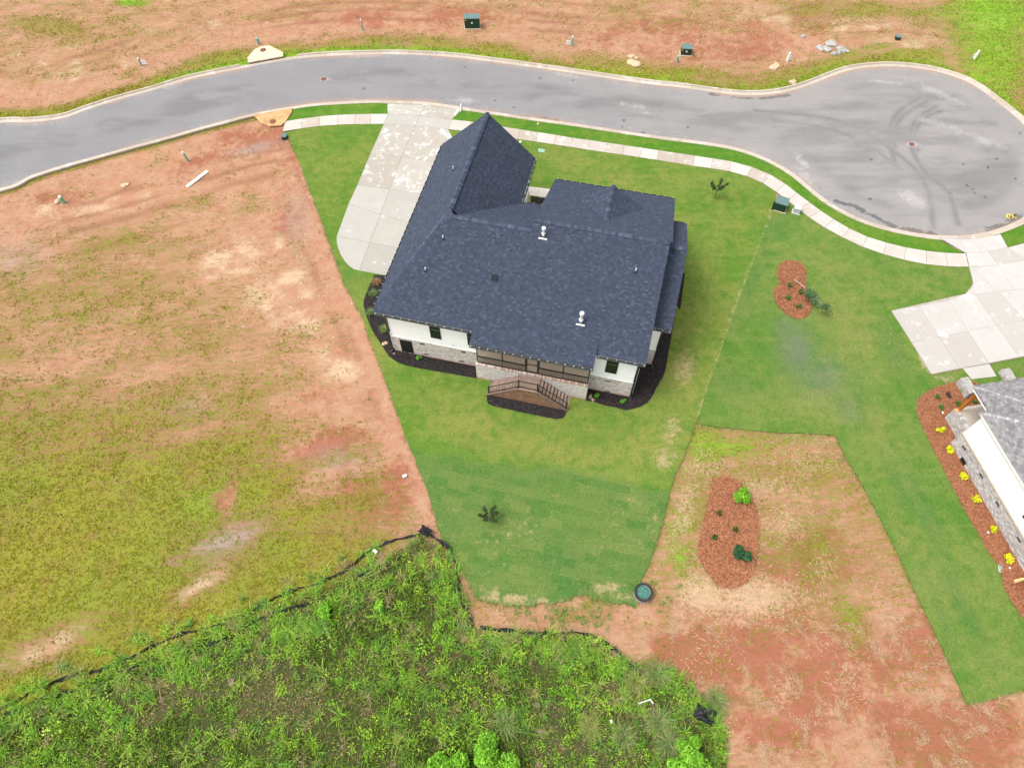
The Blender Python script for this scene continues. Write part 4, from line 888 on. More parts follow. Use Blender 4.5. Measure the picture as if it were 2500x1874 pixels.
# gutters with pale hanger clips, fascia boards
def gutter(a, b, out, spacing=.62):
    a = Vector(a); b = Vector(b); d = (b - a).normalized(); o_ = Vector(out)
    g_ = MB(); up_ = Vector((0, 0, 1))
    g_.beam(a + o_ * .05 - up_ * .09, b + o_ * .05 - up_ * .09, .012, .14)      # back
    g_.beam(a + o_ * .15 - up_ * .08, b + o_ * .15 - up_ * .08, .012, .12)
    g_.beam(a + o_ * .10 - up_ * .155, b + o_ * .10 - up_ * .155, .11, .012)
    ob = g_.build('gutter', M['bronze'], house)
    L = (b - a).length; n = max(1, int(L / spacing)); clipm = None
    for k in range(n + 1):
        p = a + d * (.12 + (L - .24) * k / n) + o_ * .11 + up_ * .0
        if clipm is None:
            clipm = MB().box(-.024, .024, -.024, .024, -.02, .02).mesh('hanger'); clipm.materials.append(M['pipe'])
        h_ = bpy.data.objects.new('hanger', clipm); COL.objects.link(h_); h_.parent = ob; h_.location = p
    return ob
gutter((XL + .02, YB, ZE), (6.68, YB, ZE), (0, -1, 0)); gutter((15.54, YB, ZE), (XE, YB, ZE), (0, -1, 0))
gutter((6.72, PYE, PZE), (15.48, PYE, PZE), (0, -1, 0)); gutter((XL, .1, 5.5), (XL, 17.5, 5.5), (-1, 0, 0))
gutter((XR, 12.7, 5.5), (XR, 17.5, 5.5), (1, 0, 0)); gutter((7.5, YEN, ZE), (9.6, YEN, ZE), (0, 1, 0))
gutter((9.4, YF, ZE), (19.05, YF, ZE), (0, 1, 0)); gutter((19.0, WY0, ZE), (WX, WY0, ZE), (0, -1, 0)); gutter((19.1, WY1, ZE), (WX, WY1, ZE), (0, 1, 0))
for q in ((XL + .05, 6.95, YB + .03, .0, ZE - .14, ZE - .06), (15.3, XE, YB + .03, .0, ZE - .14, ZE - .06), (XL + .05, .0, .01, 17.4, ZE + .03, ZE + .1), (18.46, 19.9, WY0 + .04, 3.22, ZE - .16, ZE - .08)): MB().box(*q).build('soffit', M['trimw'], house)
def downspout(path, r=.045, mat='black'):
    mb = MB()
    for a, b in zip(path[:-1], path[1:]): mb.beam(a, b, r * 2, r * 1.7)
    return mb.build('downspout', M[mat], house)
downspout([(-.10, YB - .05, 5.2), (-.09, -.09, 4.9), (-.09, -.09, .25), (-.3, -.3, .12)])
downspout([(18.56, YB - .05, 5.2), (18.55, -.07, 4.9), (18.55, -.07, .25), (18.6, -.5, .12)])
downspout([(19.79, WY0 - .05, 5.2), (19.79, 3.14, 4.9), (19.79, 3.14, .25), (19.85, 2.7, .12)])
downspout([(7.32, 14.6, 5.4), (7.0, 14.55, 5.0), (7.0, 14.55, .3), (7.3, 14.3, .1)])
# pale pipes on the side walls
downspout([(-.16, .25, 2.1), (-.16, .2, .1)], .03, 'pipe'); downspout([(18.62, .3, 3.6), (18.62, .3, .1)], .035, 'trimw'); downspout([(19.86, 3.6, 3.4), (19.86, 3.6, .1)], .035, 'trimw')
# flues, vents
def flue(x, y, hgt=.62, r=.085):
    z = zb(y); p = MB().tube((x, y, z - .1), (x, y, z + hgt), r, n=14).build('flue_pipe', M['pipe'], house)
    MB().tube((x, y, z + hgt), (x, y, z + hgt + .14), r * 1.75, r * 1.6, 14).build('flue_cap', M['pipe'], p)
    MB().tube((x, y, z + .22), (x, y, z + .27), r * 1.7, r * 1.2, 14).build('storm_collar', M['pipe'], p)
    v = Vector((0, 1, SB)).normalized()
    MB().beam(Vector((x - .3, y - .22, zb(y - .22) + .02)), Vector((x + .3, y - .22, zb(y - .22) + .02)), .1, .02, up=(0, -SB, 1)).build('flashing', M['pipe'], p)
flue(10.24, 6.25); flue(14.0, 1.45, .85, .095)
for (x, y, z) in ((3.25, 4.94, zb(4.94)), (2.47, 2.76, zb(2.76)), (16.99, 5.01, zb(5.01)), (2.0, 12.0, zl(2.0))):
    p = MB().tube((x, y, z - .05), (x, y, z + .38), .045, n=10).build('vent_pipe', M['pipe'], house)
    MB().tube((x, y, z - .02), (x, y, z + .12), .1, .055, 10).build('pipe_boot', M['black'], p)
yv = 3.08
bv = MB().box(7.28, 7.62, yv - .2, yv + .2, zb(yv) - .1, zb(yv) + .16).build('box_vent', M['bronze'], house)
MB().box(7.25, 7.65, yv - .24, yv + .22, zb(yv) + .163, zb(yv) + .19).build('vent_hood', M['under'], bv)

# screened porch
pb = MB().box(6.9, 15.31, -.985, .0, -.15, ZB_ - .11).build('porch_base', M['mortar'], house)
bricks(pb, (6.9, -.985, 0), (15.31, -.985, 0), 0, ZB_ - .12, (0, -1, 0), seed=11, cols=BRC[:3] + BRC[4:] + [(.6, .57, .53)])
bricks(pb, (15.31, -.985, 0), (15.31, 0, 0), 0, ZB_ - .12, (1, 0, 0), seed=12); bricks(pb, (6.9, 0, 0), (6.9, -.985, 0), 0, ZB_ - .12, (-1, 0, 0), seed=13)
bm_ = []
r = random.Random(5)
for k in range(8):
    c = r.choice([(.44, .27, .20), (.54, .43, .36), (.56, .50, .45), (.47, .33, .26), (.60, .54, .49), (.42, .25, .19)])
    b_ = MB().box(-.044, .044, -.16, .0, -.09, .02, c); m_ = b_.mesh('brick', True); m_.materials.append(M['brick']); bm_.append(m_)
x = 6.94
while x < 15.29:
    b_ = bpy.data.objects.new('brick', r.choice(bm_)); COL.objects.link(b_); b_.parent = pb; b_.location = (x, -.86 + r.uniform(-.004, .004), ZB_ - .015); x += .1
MB().box(6.96, 15.27, -.86, PD, ZB_ - .11, ZB_ - .01).build('porch_floor', M['beige'], house)
MB().box(6.99, 7.2, -.6, -.4, ZB_, 4.95).build('column', M['trimw'], house); MB().box(15.03, 15.24, -.6, -.4, ZB_, 4.95).build('column', M['trimw'], house)
SY = -.79; ZT = 4.93
posts = [7.0, 8.89, 10.62, 11.61, 13.4, 15.24]
scr_ = MB().box(6.97, 15.27, SY - .03, SY + .03, ZT - .1, ZT + .05).box(6.97, 10.6, SY - .03, SY + .03, ZB_ - .005, ZB_ + .05).box(11.63, 15.27, SY - .03, SY + .03, ZB_ - .005, ZB_ + .05).build('screen_frame', M['black'], house)
for x in posts: MB().box(x - .035, x + .035, SY - .032, SY + .032, ZB_ - .006, ZT + .02).build('screen_post', M['black'], house)
for a, b in ((0, 1), (1, 2), (3, 4), (4, 5)):
    xa, xb = posts[a] + .035, posts[b] - .035
    MB().box(xa, xb, SY - .004, SY + .004, ZB_ + .05, ZT - .1).build('screen', M['screen'], house)
    rl = MB().box(xa, xb, SY - .09, SY - .04, ZB_ + .86, ZB_ + .93).box(xa, xb, SY - .09, SY - .04, ZB_ + .09, ZB_ + .13).build('railing', M['black'], house)
    n = int((xb - xa) / .125); me_ = MB().box(-.011, .011, SY - .075, SY - .053, ZB_ + .13, ZB_ + .86).mesh('baluster'); me_.materials.append(M['black'])
    for k in range(1, n):
        b_ = bpy.data.objects.new('baluster', me_); COL.objects.link(b_); b_.parent = rl; b_.location = (xa + (xb - xa) * k / n, 0, 0)
dr = MB().box(10.655, 10.74, SY - .03, SY + .03, ZB_, 4.35).box(11.49, 11.575, SY - .03, SY + .03, ZB_, 4.35).box(10.74, 11.49, SY - .03, SY + .03, 4.25, 4.35).box(10.74, 11.49, SY - .03, SY + .03, ZB_, ZB_ + .18).box(10.74, 11.49, SY - .03, SY + .03, 3.05, 3.12).build('screen_door', M['black'], house)
MB().box(10.74, 11.49, SY - .004, SY + .004, ZB_ + .18, 4.25).build('screen', M['screen'], dr)
MB().tube((10.78, SY - .08, 3.0), (10.78, SY - .03, 3.0), .025).build('handle', M['bronze'], dr)
MB().box(6.97, 15.27, SY - .05, SY + .08, ZT + .05, ZT + .2).build('porch_beam', M['trimw'], house)

# deck stairs with two flights and board skirt
st = thing('deck_stairs', 'brown wooden porch stairs with two flights and black railing', 'stairs', O + EX * 11.1 + EY * -1.6, YAW)
def sx(x): return x - 11.1
def sy(y): return y + 1.6
ZLD = 1.86; XA, XB_, XLo, XRo = 10.42, 11.85, 8.05, 14.18; y0, y1 = -2.2, -1.02
n = 9
def tread(x0, x1, z, nm='tread'):
    MB().box(sx(x0), sx(x1), sy(y0 - .02), sy(y1), z - .035, z).build(nm, M['tread'], st)
def bds(x0, x1, z, k):
    for q in range(k): MB().box(sx(x0), sx(x1), sy(y0 - .02 + (y1 - y0 + .02) * q / k + .004), sy(y0 - .02 + (y1 - y0 + .02) * (q + 1) / k - .004), z - .035, z).build('deck_board', M['tread'], st)
bds(XA, XB_, ZLD, 8)
for k in range(n):
    z = ZLD * (n - k - .35) / n - .06; w_ = (XA - XLo) / n
    tread(XA - w_ * (k + 1), XA - w_ * k - .012, z); w2 = (XRo - XB_) / n; tread(XB_ + w2 * k + .012, XB_ + w2 * (k + 1), z)
    MB().box(sx(XA - w_ * (k + 1) + .03), sx(XA - w_ * (k + 1) + .05), sy(y0 + .02), sy(y1), max(0, z - .2), z - .037).build('riser', M['skirt'], st)
    MB().box(sx(XB_ + w2 * (k + 1) - .05), sx(XB_ + w2 * (k + 1) - .03), sy(y0 + .02), sy(y1), max(0, z - .2), z - .037).build('riser', M['skirt'], st)
nb_ = 13
for k in range(nb_):
    z0_ = ZLD * k / nb_ * .96; z1_ = ZLD * (k + 1) / nb_ * .96; t = (z0_ + z1_) / 2 / ZLD
    MB().box(sx(XLo + (XA - XLo) * t), sx(XRo - (XRo - XB_) * t), sy(y0 - .045 - .006 * (k % 2)), sy(y0 - .022), z0_ + .018, z1_ - .018).build('skirt_board', M['skirt'], st)
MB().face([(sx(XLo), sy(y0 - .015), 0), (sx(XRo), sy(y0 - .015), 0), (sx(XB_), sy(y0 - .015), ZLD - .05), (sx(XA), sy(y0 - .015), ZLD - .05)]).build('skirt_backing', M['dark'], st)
for a, b in (((XLo - .05, .05), (XA, ZLD)), ((XB_, ZLD), (XRo + .05, .05))):
    MB().beam((sx(a[0]), sy(y0 - .06), a[1]), (sx(b[0]), sy(y0 - .06), b[1]), .05, .14).build('stringer', M['tread'], st)
MB().beam((sx(XA), sy(y0 - .06), ZLD - .03), (sx(XB_), sy(y0 - .06), ZLD - .03), .05, .12).build('rim_board', M['tread'], st)
RP = [(XLo + .1, .1), (XA + .02, ZLD), (XB_ - .02, ZLD), (XRo - .1, .1)]
for (x, z) in RP: MB().box(sx(x) - .045, sx(x) + .045, sy(y0 + .0), sy(y0 + .09), z, z + 1.02).build('post', M['black'], st)
ry = sy(y0 + .045)
bme = MB().box(-.009, .009, -.009, .009, 0, .8).mesh('baluster'); bme.materials.append(M['black'])
for (xa, za), (xb, zb2) in zip(RP[:-1], RP[1:]):
    rl = MB().beam((sx(xa), ry, za + .95), (sx(xb), ry, zb2 + .95), .045, .05).beam((sx(xa), ry, za + .14), (sx(xb), ry, zb2 + .14), .04, .04).build('railing', M['black'], st)
    n_ = int(abs(xb - xa) / .12)
    for k in range(1, n_):
        b_ = bpy.data.objects.new('baluster', bme); COL.objects.link(b_); b_.parent = rl; t = k / n_
        b_.location = (sx(xa + (xb - xa) * t), ry, za + (zb2 - za) * t + .14)

# ------------------------------------------------------------------ the neighbouring house at the right edge
NA = math.radians(10.27); NO = G(2318.6, 1081)
nh = thing('house', 'neighbouring white house with grey shingle roof and pale brick base, cut by the right edge', 'house', NO, NA)
NXV = Vector((math.cos(NA), math.sin(NA), 0)); NYV = Vector((-math.sin(NA), math.cos(NA), 0))
NBC = [(.36, .34, .33), (.44, .42, .41), (.28, .26, .25), (.52, .50, .49), (.38, .35, .34), (.33, .29, .27)]
NZ = 1.55
nf = MB().box(0, 13, -15, 0, -.15, NZ).build('foundation', M['mortar'], nh)
bricks(nf, (0, 0, 0), (0, -15, 0), 0, NZ, (-1, 0, 0), .012, .08, 21, NBC); bricks(nf, (1.9, 0, 0), (0, 0, 0), 0, NZ, (0, 1, 0), .012, .08, 22, NBC)
MB().box(-.05, .06, -15, .05, NZ, NZ + .13).box(.06, 5, -.05, .05, NZ, NZ + .13).build('water_table', M['beige'], nh)
MB().box(.05, 13, -15, -.02, NZ + .131, 4.6).build('wall', M['white'], nh)
for y, z in ((-.9, .95), (-3.1, 1.05), (-5.15, 1.05), (-7.65, 1.08), (-10.2, 1.1)):
    v_ = MB().box(-.02, .03, y - .2, y + .2, z - .02, z + .16).build('foundation_vent', M['black'], nh)
    for k in range(3): MB().box(-.03, -.018, y - .18, y + .18, z + .0 + k * .05, z + .025 + k * .05).build('slat', M['bronze'], v_)
MB().box(-.025, .03, -1.86, -1.33, .03, .5).build('crawl_door', M['black'], nh)
wn_ = MB().box(.03, .08, -7.4, -6.5, 2.45, 4.1).build('window', M['black'], nh)
MB().box(.02, .032, -7.33, -6.57, 2.52, 4.03).build('pane', M['glass'], wn_)
GSC = [(.175, .168, .17), (.20, .19, .19), (.16, .153, .155), (.22, .21, .21), (.135, .13, .133), (.185, .175, .175)]
EZ = 4.62; NW = 6.0; sN = .62
def nz(d): return EZ + sN * d
slope(nh, [[(-.45, .12, EZ), (-.45, -15.6, EZ), (NW, -15.6, nz(NW + .45)), (NW, .12 - NW - .45, nz(NW + .45))]], (-.45, 0, EZ), (0, 1, 0), seed=31, cols=GSC, mat='grey_shingle', wmin=.16, wmax=.34)
slope(nh, [[(-.45, .12, EZ), (NW, .12 - NW - .45, nz(NW + .45)), (2 * NW + .45, .12, EZ)]], (0, .12, EZ), (1, 0, 0), seed=32, cols=GSC, mat='grey_shingle')
caps(nh, (-.45, .12, EZ), (NW, .12 - NW - .45, nz(NW + .45)), .15, [(.2, .19, .19), (.23, .22, .22), (.17, .165, .165)], 'grey_shingle', 33, .02)
# front porch of that house
PE = 4.62; s2 = .36
def pz(d): return PE + s2 * d
slope(nh, [[(.1, 2.05, PE), (.1, -1.6, PE), (3.75, -1.6, pz(3.65))]], (.1, 0, PE), (0, 1, 0), 'porch_roof', seed=34, cols=GSC, mat='grey_shingle')
slope(nh, [[(.1, 2.05, PE), (3.75, -1.6, pz(3.65)), (9, -1.6, pz(3.65)), (9, 2.05, PE)]], (0, 2.05, PE), (1, 0, 0), 'porch_roof', seed=35, cols=GSC, mat='grey_shingle')
caps(nh, (.1, 2.05, PE), (3.75, -1.6, pz(3.65)), .15, [(.2, .19, .19), (.23, .22, .22), (.17, .165, .165)], 'grey_shingle', 36, .02)
MB().box(.14, 8.9, -1.5, 2.0, PE - .2, PE - .1).build('porch_soffit', M['trimw'], nh)
MB().box(-.42, -.40, -15.5, .1, EZ - .22, EZ - .04).build('fascia', M['trimw'], nh)
MB().box(.13, .15, -1.5, 2.02, PE - .22, PE - .04).box(.15, 8.9, 2.0, 2.02, PE - .22, PE - .04).build('fascia', M['trimw'], nh)
npb = MB().box(.62, 8.8, .06, 1.95, -.1, 1.38).build('porch_base', M['mortar'], nh)
bricks(npb, (.62, 1.95, 0), (.62, .3, 0), 0, 1.38, (-1, 0, 0), .012, .08, 23, NBC); bricks(npb, (8.8, 1.95, 0), (.62, 1.95, 0), 0, 1.38, (0, 1, 0), .012, .08, 24, NBC)
MB().box(.9, 8.8, .06, 1.75, 1.381, 1.42).build('porch_floor', M['walk'], nh)
r = random.Random(8); bm2 = []
for k in range(5):
    c = r.choice(NBC); b_ = MB().box(-.13, .13, -.085, .085, -.03, .03, c); m_ = b_.mesh('brick', True); m_.materials.append(M['brick']); bm2.append(m_)
for y in np.arange(.4, 1.9, .19):
    b_ = bpy.data.objects.new('brick', r.choice(bm2)); COL.objects.link(b_); b_.parent = npb; b_.location = (.745, y, 1.414)
pbx = MB().box(.60, .90, 1.62, 1.9, 1.39, 1.6).build('column_plinth', M['pine'], nh)
MB().box(.66, .86, 1.66, 1.86, 1.6, 4.42).build('column', M['cedar'], nh)
pr2 = MB().box(2.9, 3.5, 3.2, 4.5, -.1, .75).build('entry_pier', M['mortar'], nh)
bricks(pr2, (2.9, 4.5, 0), (2.9, 3.2, 0), 0, .75, (-1, 0, 0), .012, .08, 25, NBC); bricks(pr2, (2.9, 3.2, 0), (3.5, 3.2, 0), 0, .75, (0, -1, 0), .012, .08, 26, NBC)
MB().box(2.88, 3.52, 3.18, 4.52, .75, .8).build('pier_cap', M['rock'], nh)
wp = MB().box(6.6, 7.3, 3.4, 4.8, -.1, .4).build('entry_pier', M['mortar'], nh); bricks(wp, (6.6, 4.8, 0), (6.6, 3.4, 0), 0, .4, (-1, 0, 0), .012, .08, 27, NBC)
MB().box(6.58, 7.32, 3.38, 4.82, .4, .44).build('pier_cap', M['rock'], nh)
# new timber deck frame sticking out beyond that house
td = thing('timber_deck_frame', 'new yellow pine deck frame with a diagonal brace beside the neighbouring house', 'deck', NO + NXV * -.5 + NYV * -11, NA)
for y in (1.0, -.4, -1.8):
    MB().beam((-1.1, y, 1.0), (2.5, y, 1.0), .09, .2).build('joist', M['pine'], td)
MB().beam((-.55, 1.0, .12), (.35, 1.0, .98), .09, .09).build('brace', M['pine'], td)
for y in (1.0, -1.8): MB().box(.3, .42, y - .06, y + .06, -.1, 1.0).build('post', M['pine'], td)
for k in range(10): MB().box(-.3 + .0, 2.5, -2.2 + k * .32, -1.9 + k * .32, 1.105, 1.14).build('deck_board', M['pine'], td)

# ------------------------------------------------------------------ plants
def leaves_mesh(name, C, Rr, n, size, cols, seed, flat=.5, shell=.55, zmin=None, aspect=1.5):
    """n leaf quads spread through several ellipsoids: C centres, Rr radii"""
    g = np.random.default_rng(seed); k = g.integers(0, len(C), n); C = np.asarray(C, float); Rr = np.asarray(Rr, float)
    d = g.normal(size=(n, 3)); d /= np.linalg.norm(d, axis=1)[:, None]; rad = shell + (1 - shell) * g.random(n) ** .6
    P = C[k] + d * Rr[k] * rad[:, None]
    if zmin is not None: P[:, 2] = np.maximum(P[:, 2], zmin)
    nn = d * (1 - flat) + np.array([0, 0, flat]) + g.normal(size=(n, 3)) * .45; nn /= np.linalg.norm(nn, axis=1)[:, None]
    t = np.cross(nn, g.normal(size=(n, 3))); t /= np.linalg.norm(t, axis=1)[:, None]; b = np.cross(nn, t)
    s = size * g.uniform(.6, 1.35, n)[:, None]
    V = np.stack([P - t * s * aspect * .5, P + b * s * .35 , P + t * s * aspect * .5, P - b * s * .35], 1).reshape(-1, 3)
    F = np.arange(4 * n).reshape(n, 4); me = np_mesh(name, V, F)
    cc = np.array(cols)[g.integers(0, len(cols), n)] * g.uniform(.75, 1.25, n)[:, None]; setcol(me, np.repeat(cc, 4, 0)); return me
def blades_mesh(name, B, hgt, lean, width, cols, seed, direction=None):
    """two-segment grass blades rooted at B (n,3)"""
    g = np.random.default_rng(seed); n = len(B); a = g.uniform(0, 2 * np.pi, n) if direction is None else direction
    h = np.broadcast_to(hgt, (n,)) * g.uniform(.6, 1.3, n); l = np.broadcast_to(lean, (n,)) * g.uniform(.4, 1.4, n)
    u = np.stack([np.cos(a), np.sin(a), 0 * a], 1); s_ = np.stack([-np.sin(a), np.cos(a), 0 * a], 1); w_ = (np.broadcast_to(width, (n,)) * g.uniform(.7, 1.3, n))[:, None] / 2
    up_ = np.array([0, 0, 1.0])
    m1 = B + u * (l * .4)[:, None] + up_ * (h * .7)[:, None]; m2 = B + u * l[:, None] + up_ * (h * .95 - l * .25).clip(.02)[:, None]
    V = np.stack([B - s_ * w_, B + s_ * w_, m1 + s_ * w_ * .9, m1 - s_ * w_ * .9, m2], 1).reshape(-1, 3)
    i = np.arange(n)[:, None] * 5; F = np.concatenate([i + np.array([[0, 1, 2]]), i + np.array([[0, 2, 3]]), i + np.array([[3, 2, 4]])], 1).reshape(-1, 3)
    me = np_mesh(name, V, F); cols = np.array(cols); cc = cols[g.integers(0, len(cols), n)] * g.uniform(.7, 1.3, n)[:, None]; setcol(me, np.repeat(cc, 5, 0)); return me
def twig(mb, a, b, r0, r1): mb.tube(a, b, r0, r1, 6)
def shrub(x, y, rad, hgt, label, cols, seed, name='shrub', cat='shrub', n=220, size=.09, group=None, z=.05, leafn='foliage', shell=.45):
    p = G(x, y); t = thing(name, label, cat, (p.x, p.y, z), 0, group); rr = random.Random(seed)
    st_ = MB()
    for k in range(5):
        a = rr.uniform(0, 6.28); twig(st_, (0, 0, -.05), (math.cos(a) * rad * .5, math.sin(a) * rad * .5, hgt * .7), .015, .006)
    st_.build('stem', M['bark'], t)
    C = []; R_ = []
    nl = 7 if rad < 1 else 16
    for k in range(nl):
        a = rr.uniform(0, 6.28); d = rr.uniform(.1, .6 if rad < 1 else .85) * rad; C.append((math.cos(a) * d, math.sin(a) * d, hgt * rr.uniform(.35, .8) * (1 - .4 * d / rad))); R_.append((rad * (rr.uniform(.35, .55) if rad < 1 else rr.uniform(.2, .36)),) * 2 + (hgt * rr.uniform(.2, .36),))
    link(leafn, leaves_mesh(leafn, C, R_, n, size, cols, seed, shell=shell, zmin=.01), M['leaf'], t); return t
YEL = [(.72, .66, .01), (.78, .74, .012), (.6, .62, .012), (.36, .45, .015)]
ysh = Z4([(340, 470), (387, 585), (470, 728), (543, 870), (635, 1038), (730, 1208)])
ylab = ['yellow shrub nearest the orange post in the pine straw bed', 'yellow green shrub by the brick corner of the neighbouring house', 'third bright yellow shrub from the orange post along the brick base', 'fourth bright yellow shrub from the orange post along the brick base', 'fifth bright yellow shrub from the orange post along the brick base', 'yellow shrub nearest the pine deck frame at the right edge']
for i, (x, y) in enumerate(ysh): shrub(x, y + 5, .36 if i else .30, .5, ylab[i], YEL, 40 + i, n=260, size=.10, group='yellow shrubs along the neighbouring wall')
GRN = [(.06, .17, .02), (.09, .22, .03), (.045, .12, .018)]; BRG = [(.15, .38, .02), (.21, .45, .03), (.11, .28, .015)]; DKG = [(.018, .075, .028), (.03, .10, .035), (.045, .13, .05)]
shrub(*ZL([(565, 600)])[0], .68, 1.15, 'bright lime green shrub at the top of the oval pine straw bed', BRG, 50, n=900, size=.15, z=.02)
shrub(*ZL([(585, 975)])[0], .66, 1.0, 'dark green glossy shrub low in the oval pine straw bed', DKG, 51, n=900, size=.14, z=.02)
for i, (q, lb) in enumerate((((425, 705), 'small dark green plant below the lime shrub in oval bed'), ((540, 815), 'small green plant in the middle of the oval bed'), ((392, 865), 'small green plant at the left side of the oval bed'))):
    shrub(*ZL([q])[0], .26, .35, lb, [(.04, .10, .015), (.05, .13, .02), (.08, .06, .02)], 52 + i, 'small_plant', 'plant', 120, .09, 'small plants in the oval bed', .02)
for i, (q, lb, rd) in enumerate((((325, 290), 'round green shrub at the rounded end of neighbouring straw bed', .26), ((345, 348), 'dark green shrub beside white scrap in neighbouring straw bed', .24), ((438, 330), 'green shrub left of the orange post', .32), ((463, 250), 'pale thin shrub near the walk in neighbouring straw bed', .26), ((533, 315), 'small green shrub right of the orange post', .2))):
    shrub(*Z4([q])[0], rd, .4, lb, GRN if i != 3 else [(.2, .3, .07), (.16, .24, .06)], 60 + i, n=200, size=.08, group='small shrubs by the neighbouring porch')
shrub(*Z4([(385, 275)])[0], .3, .22, 'dark brown withered plant in the neighbouring straw bed', [(.06, .035, .025), (.08, .05, .035)], 70, 'withered_plant', 'plant', 220, .07)
R3 = region(900, 740, .13562); R4 = region(1400, 780, .14479)
BG = [(.10, .33, .015), (.15, .40, .02), (.08, .25, .02)]
for i, ((x, y), lb) in enumerate(zip(R3([(910, 1010)]) + R4([(395, 1300), (830, 1400)]), ['bright green young plant in mulch below the crawl door', 'bright green young plant by the porch corner in mulch', 'bright green young plant by the right house corner in mulch'])):
    shrub(x, y, .24, .38, lb, BG, 75 + i, 'small_plant', 'plant', 160, .08, 'young plants in the black mulch')
for i, ((x, y), lb) in enumerate(zip(Z3([(210, 415), (285, 455), (200, 495), (272, 555)]), ['small green plant near the fallen sapling trunk', 'green plant under the fallen sapling crown', 'small plant at the left of the straw island', 'small plant at the lower end of the straw island'])):
    shrub(x, y, .3, .4, lb, [(.05, .14, .02), (.08, .2, .03), (.1, .08, .03)], 80 + i, 'small_plant', 'plant', 160, .09, 'plants in the island bed')
def tuft(x, y, rad, hgt, label, cols, seed, n=140, group=None, z=.03, name='ornamental_grass', cat='grass', wd=.025):
    p = G(x, y); t = thing(name, label, cat, (p.x, p.y, z), 0, group); g = np.random.default_rng(seed)
    B = np.c_[g.normal(0, rad * .18, (n, 2)), np.zeros(n)]; link('blades', blades_mesh('blades', B, hgt, rad, wd, cols, seed), M['blade'], t); return t
z1 = region(780, 240, .48857)
GR2 = [(.16, .24, .08), (.22, .28, .12), (.10, .18, .05)]
for i, (q, lb, c) in enumerate((((285, 930), 'tan dried grass clump by the driveway end', [(.35, .22, .12), (.28, .18, .09)]), ((270, 985), 'small green grass clump in mulch near driveway end', GR2), ((255, 1080), 'grey green grass clump at the left mulch edge', GR2), ((325, 1165), 'grey green grass clump by the back left downspout', GR2))):
    tuft(*z1([q])[0], .42, .5, lb, c, 90 + i, group='grass clumps in the left mulch bed', z=.06)
def sapling(x, y, hgt, crown, label, cols, seed, lean=(0, 0), n=500, size=.12, bark='bark', stems=5, z=.03, name='young_tree'):
    p = G(x, y); t = thing(name, label, 'tree', (p.x, p.y, z)); rr = random.Random(seed)
    tr = MB(); th_ = hgt * .38; top = Vector((lean[0] * .4, lean[1] * .4, th_)); tr.tube((0, 0, -.1), top, .045, .03, 8); tr.build('trunk', M[bark], t)
    C = []; R_ = []; lb = MB()
    for k in range(stems):
        a = 2 * math.pi * k / stems + rr.uniform(-.3, .3); d = crown * rr.uniform(.55, 1.0); e = Vector((lean[0] + math.cos(a) * d, lean[1] + math.sin(a) * d, th_ + (hgt - th_) * rr.uniform(.6, 1.0)))
        lb.tube(top, e, .022, .006, 6)
        for f in (.45, .7, .95):
            q = top.lerp(e, f); C.append(tuple(q)); R_.append((crown * .22, crown * .22, hgt * .10))
    lb.build('limbs', M[bark], t)
    link('crown', leaves_mesh('crown', C, R_, n, size, cols, seed, shell=.2), M['leaf'], t); return t
CRM = [(.045, .075, .022), (.07, .06, .025), (.05, .10, .03), (.035, .06, .02)]
sapling(1744.5, 484, 2.0, .75, 'small young tree with dark leaves on the front lawn by the sidewalk', CRM, 1, n=520)
sapling(1193, 1270, 1.5, .72, 'small young tree with dark leaves alone on the back lawn', CRM, 2, n=460, stems=6)
# sapling that leans right over from the island bed
p = G(1937, 678.5); t = thing('leaning_sapling', 'pale trunked sapling leaning far over the pine straw island', 'tree', (p.x, p.y, .03))
e0 = G(1962, 700, .75) - Vector((p.x, p.y, 0)); e1 = G(2016, 752, 1.1) - Vector((p.x, p.y, 0))
MB().tube((0, 0, -.1), e0, .04, .03, 8).tube(e0, e1, .03, .008, 6).build('trunk', M['palebark'], t)
C = []; R_ = []; tw_ = MB(); rr = random.Random(4)
for k in range(16):
    f = rr.uniform(.05, 1.0); q = e0.lerp(e1, f); e_ = q + Vector((rr.uniform(-.5, .5), rr.uniform(-.5, .3), rr.uniform(-.3, .3))) + (e1 - e0).normalized() * .35
    tw_.tube(q, e_, .012, .004, 5); C.append(tuple(q.lerp(e_, .6))); R_.append((.3, .3, .25))
tw_.build('branches', M['palebark'], t)
link('crown', leaves_mesh('crown', C, R_, 900, .11, [(.05, .13, .045), (.08, .17, .06), (.13, .2, .09)], 5, shell=.2), M['leaf'], t)

# ------------------------------------------------------------------ utilities and small things
def cabinet(x, y, wd, dp, hgt, rot, label, top='greentop', body='greenbox', name='transformer_box', cat='utility box', mark=True, group='green transformer boxes'):
    p = G(x, y); t = thing(name, label, cat, (p.x, p.y, -.03), rot, group)
    MB().box(-wd / 2 - .08, wd / 2 + .08, -.08, dp + .08, -.1, .06).build('pad', M['inlet'] if body == 'greenbox' else M['greybox'], t)
    MB().box(-wd / 2, wd / 2, 0, dp, .06, hgt).build('body', M[body], t)
    MB().prism([(-wd / 2 - .03, -.03), (wd / 2 + .03, -.03), (wd / 2 + .03, dp + .03), (-wd / 2 - .03, dp + .03)], hgt, hgt + .07).build('lid', M[top], t)
    if mark:
        MB().box(-.012, .012, -.012, .0, .1, hgt - .03).build('door_seam', M['dark'], t)
        MB().box(-.08, .08, -.02, -.012, hgt * .55, hgt * .55 + .16).build('warning_sticker', M['label_w'], t)
        MB().box(-wd / 2 + .05, -wd / 2 + .2, -.006, .0, hgt - .16, hgt - .06).build('caution_sticker', M['label_y'], t)
    return t
cabinet(1153, 71, 1.65, .9, 1.15, 0, 'wide dark green transformer box on bare clay across the street')
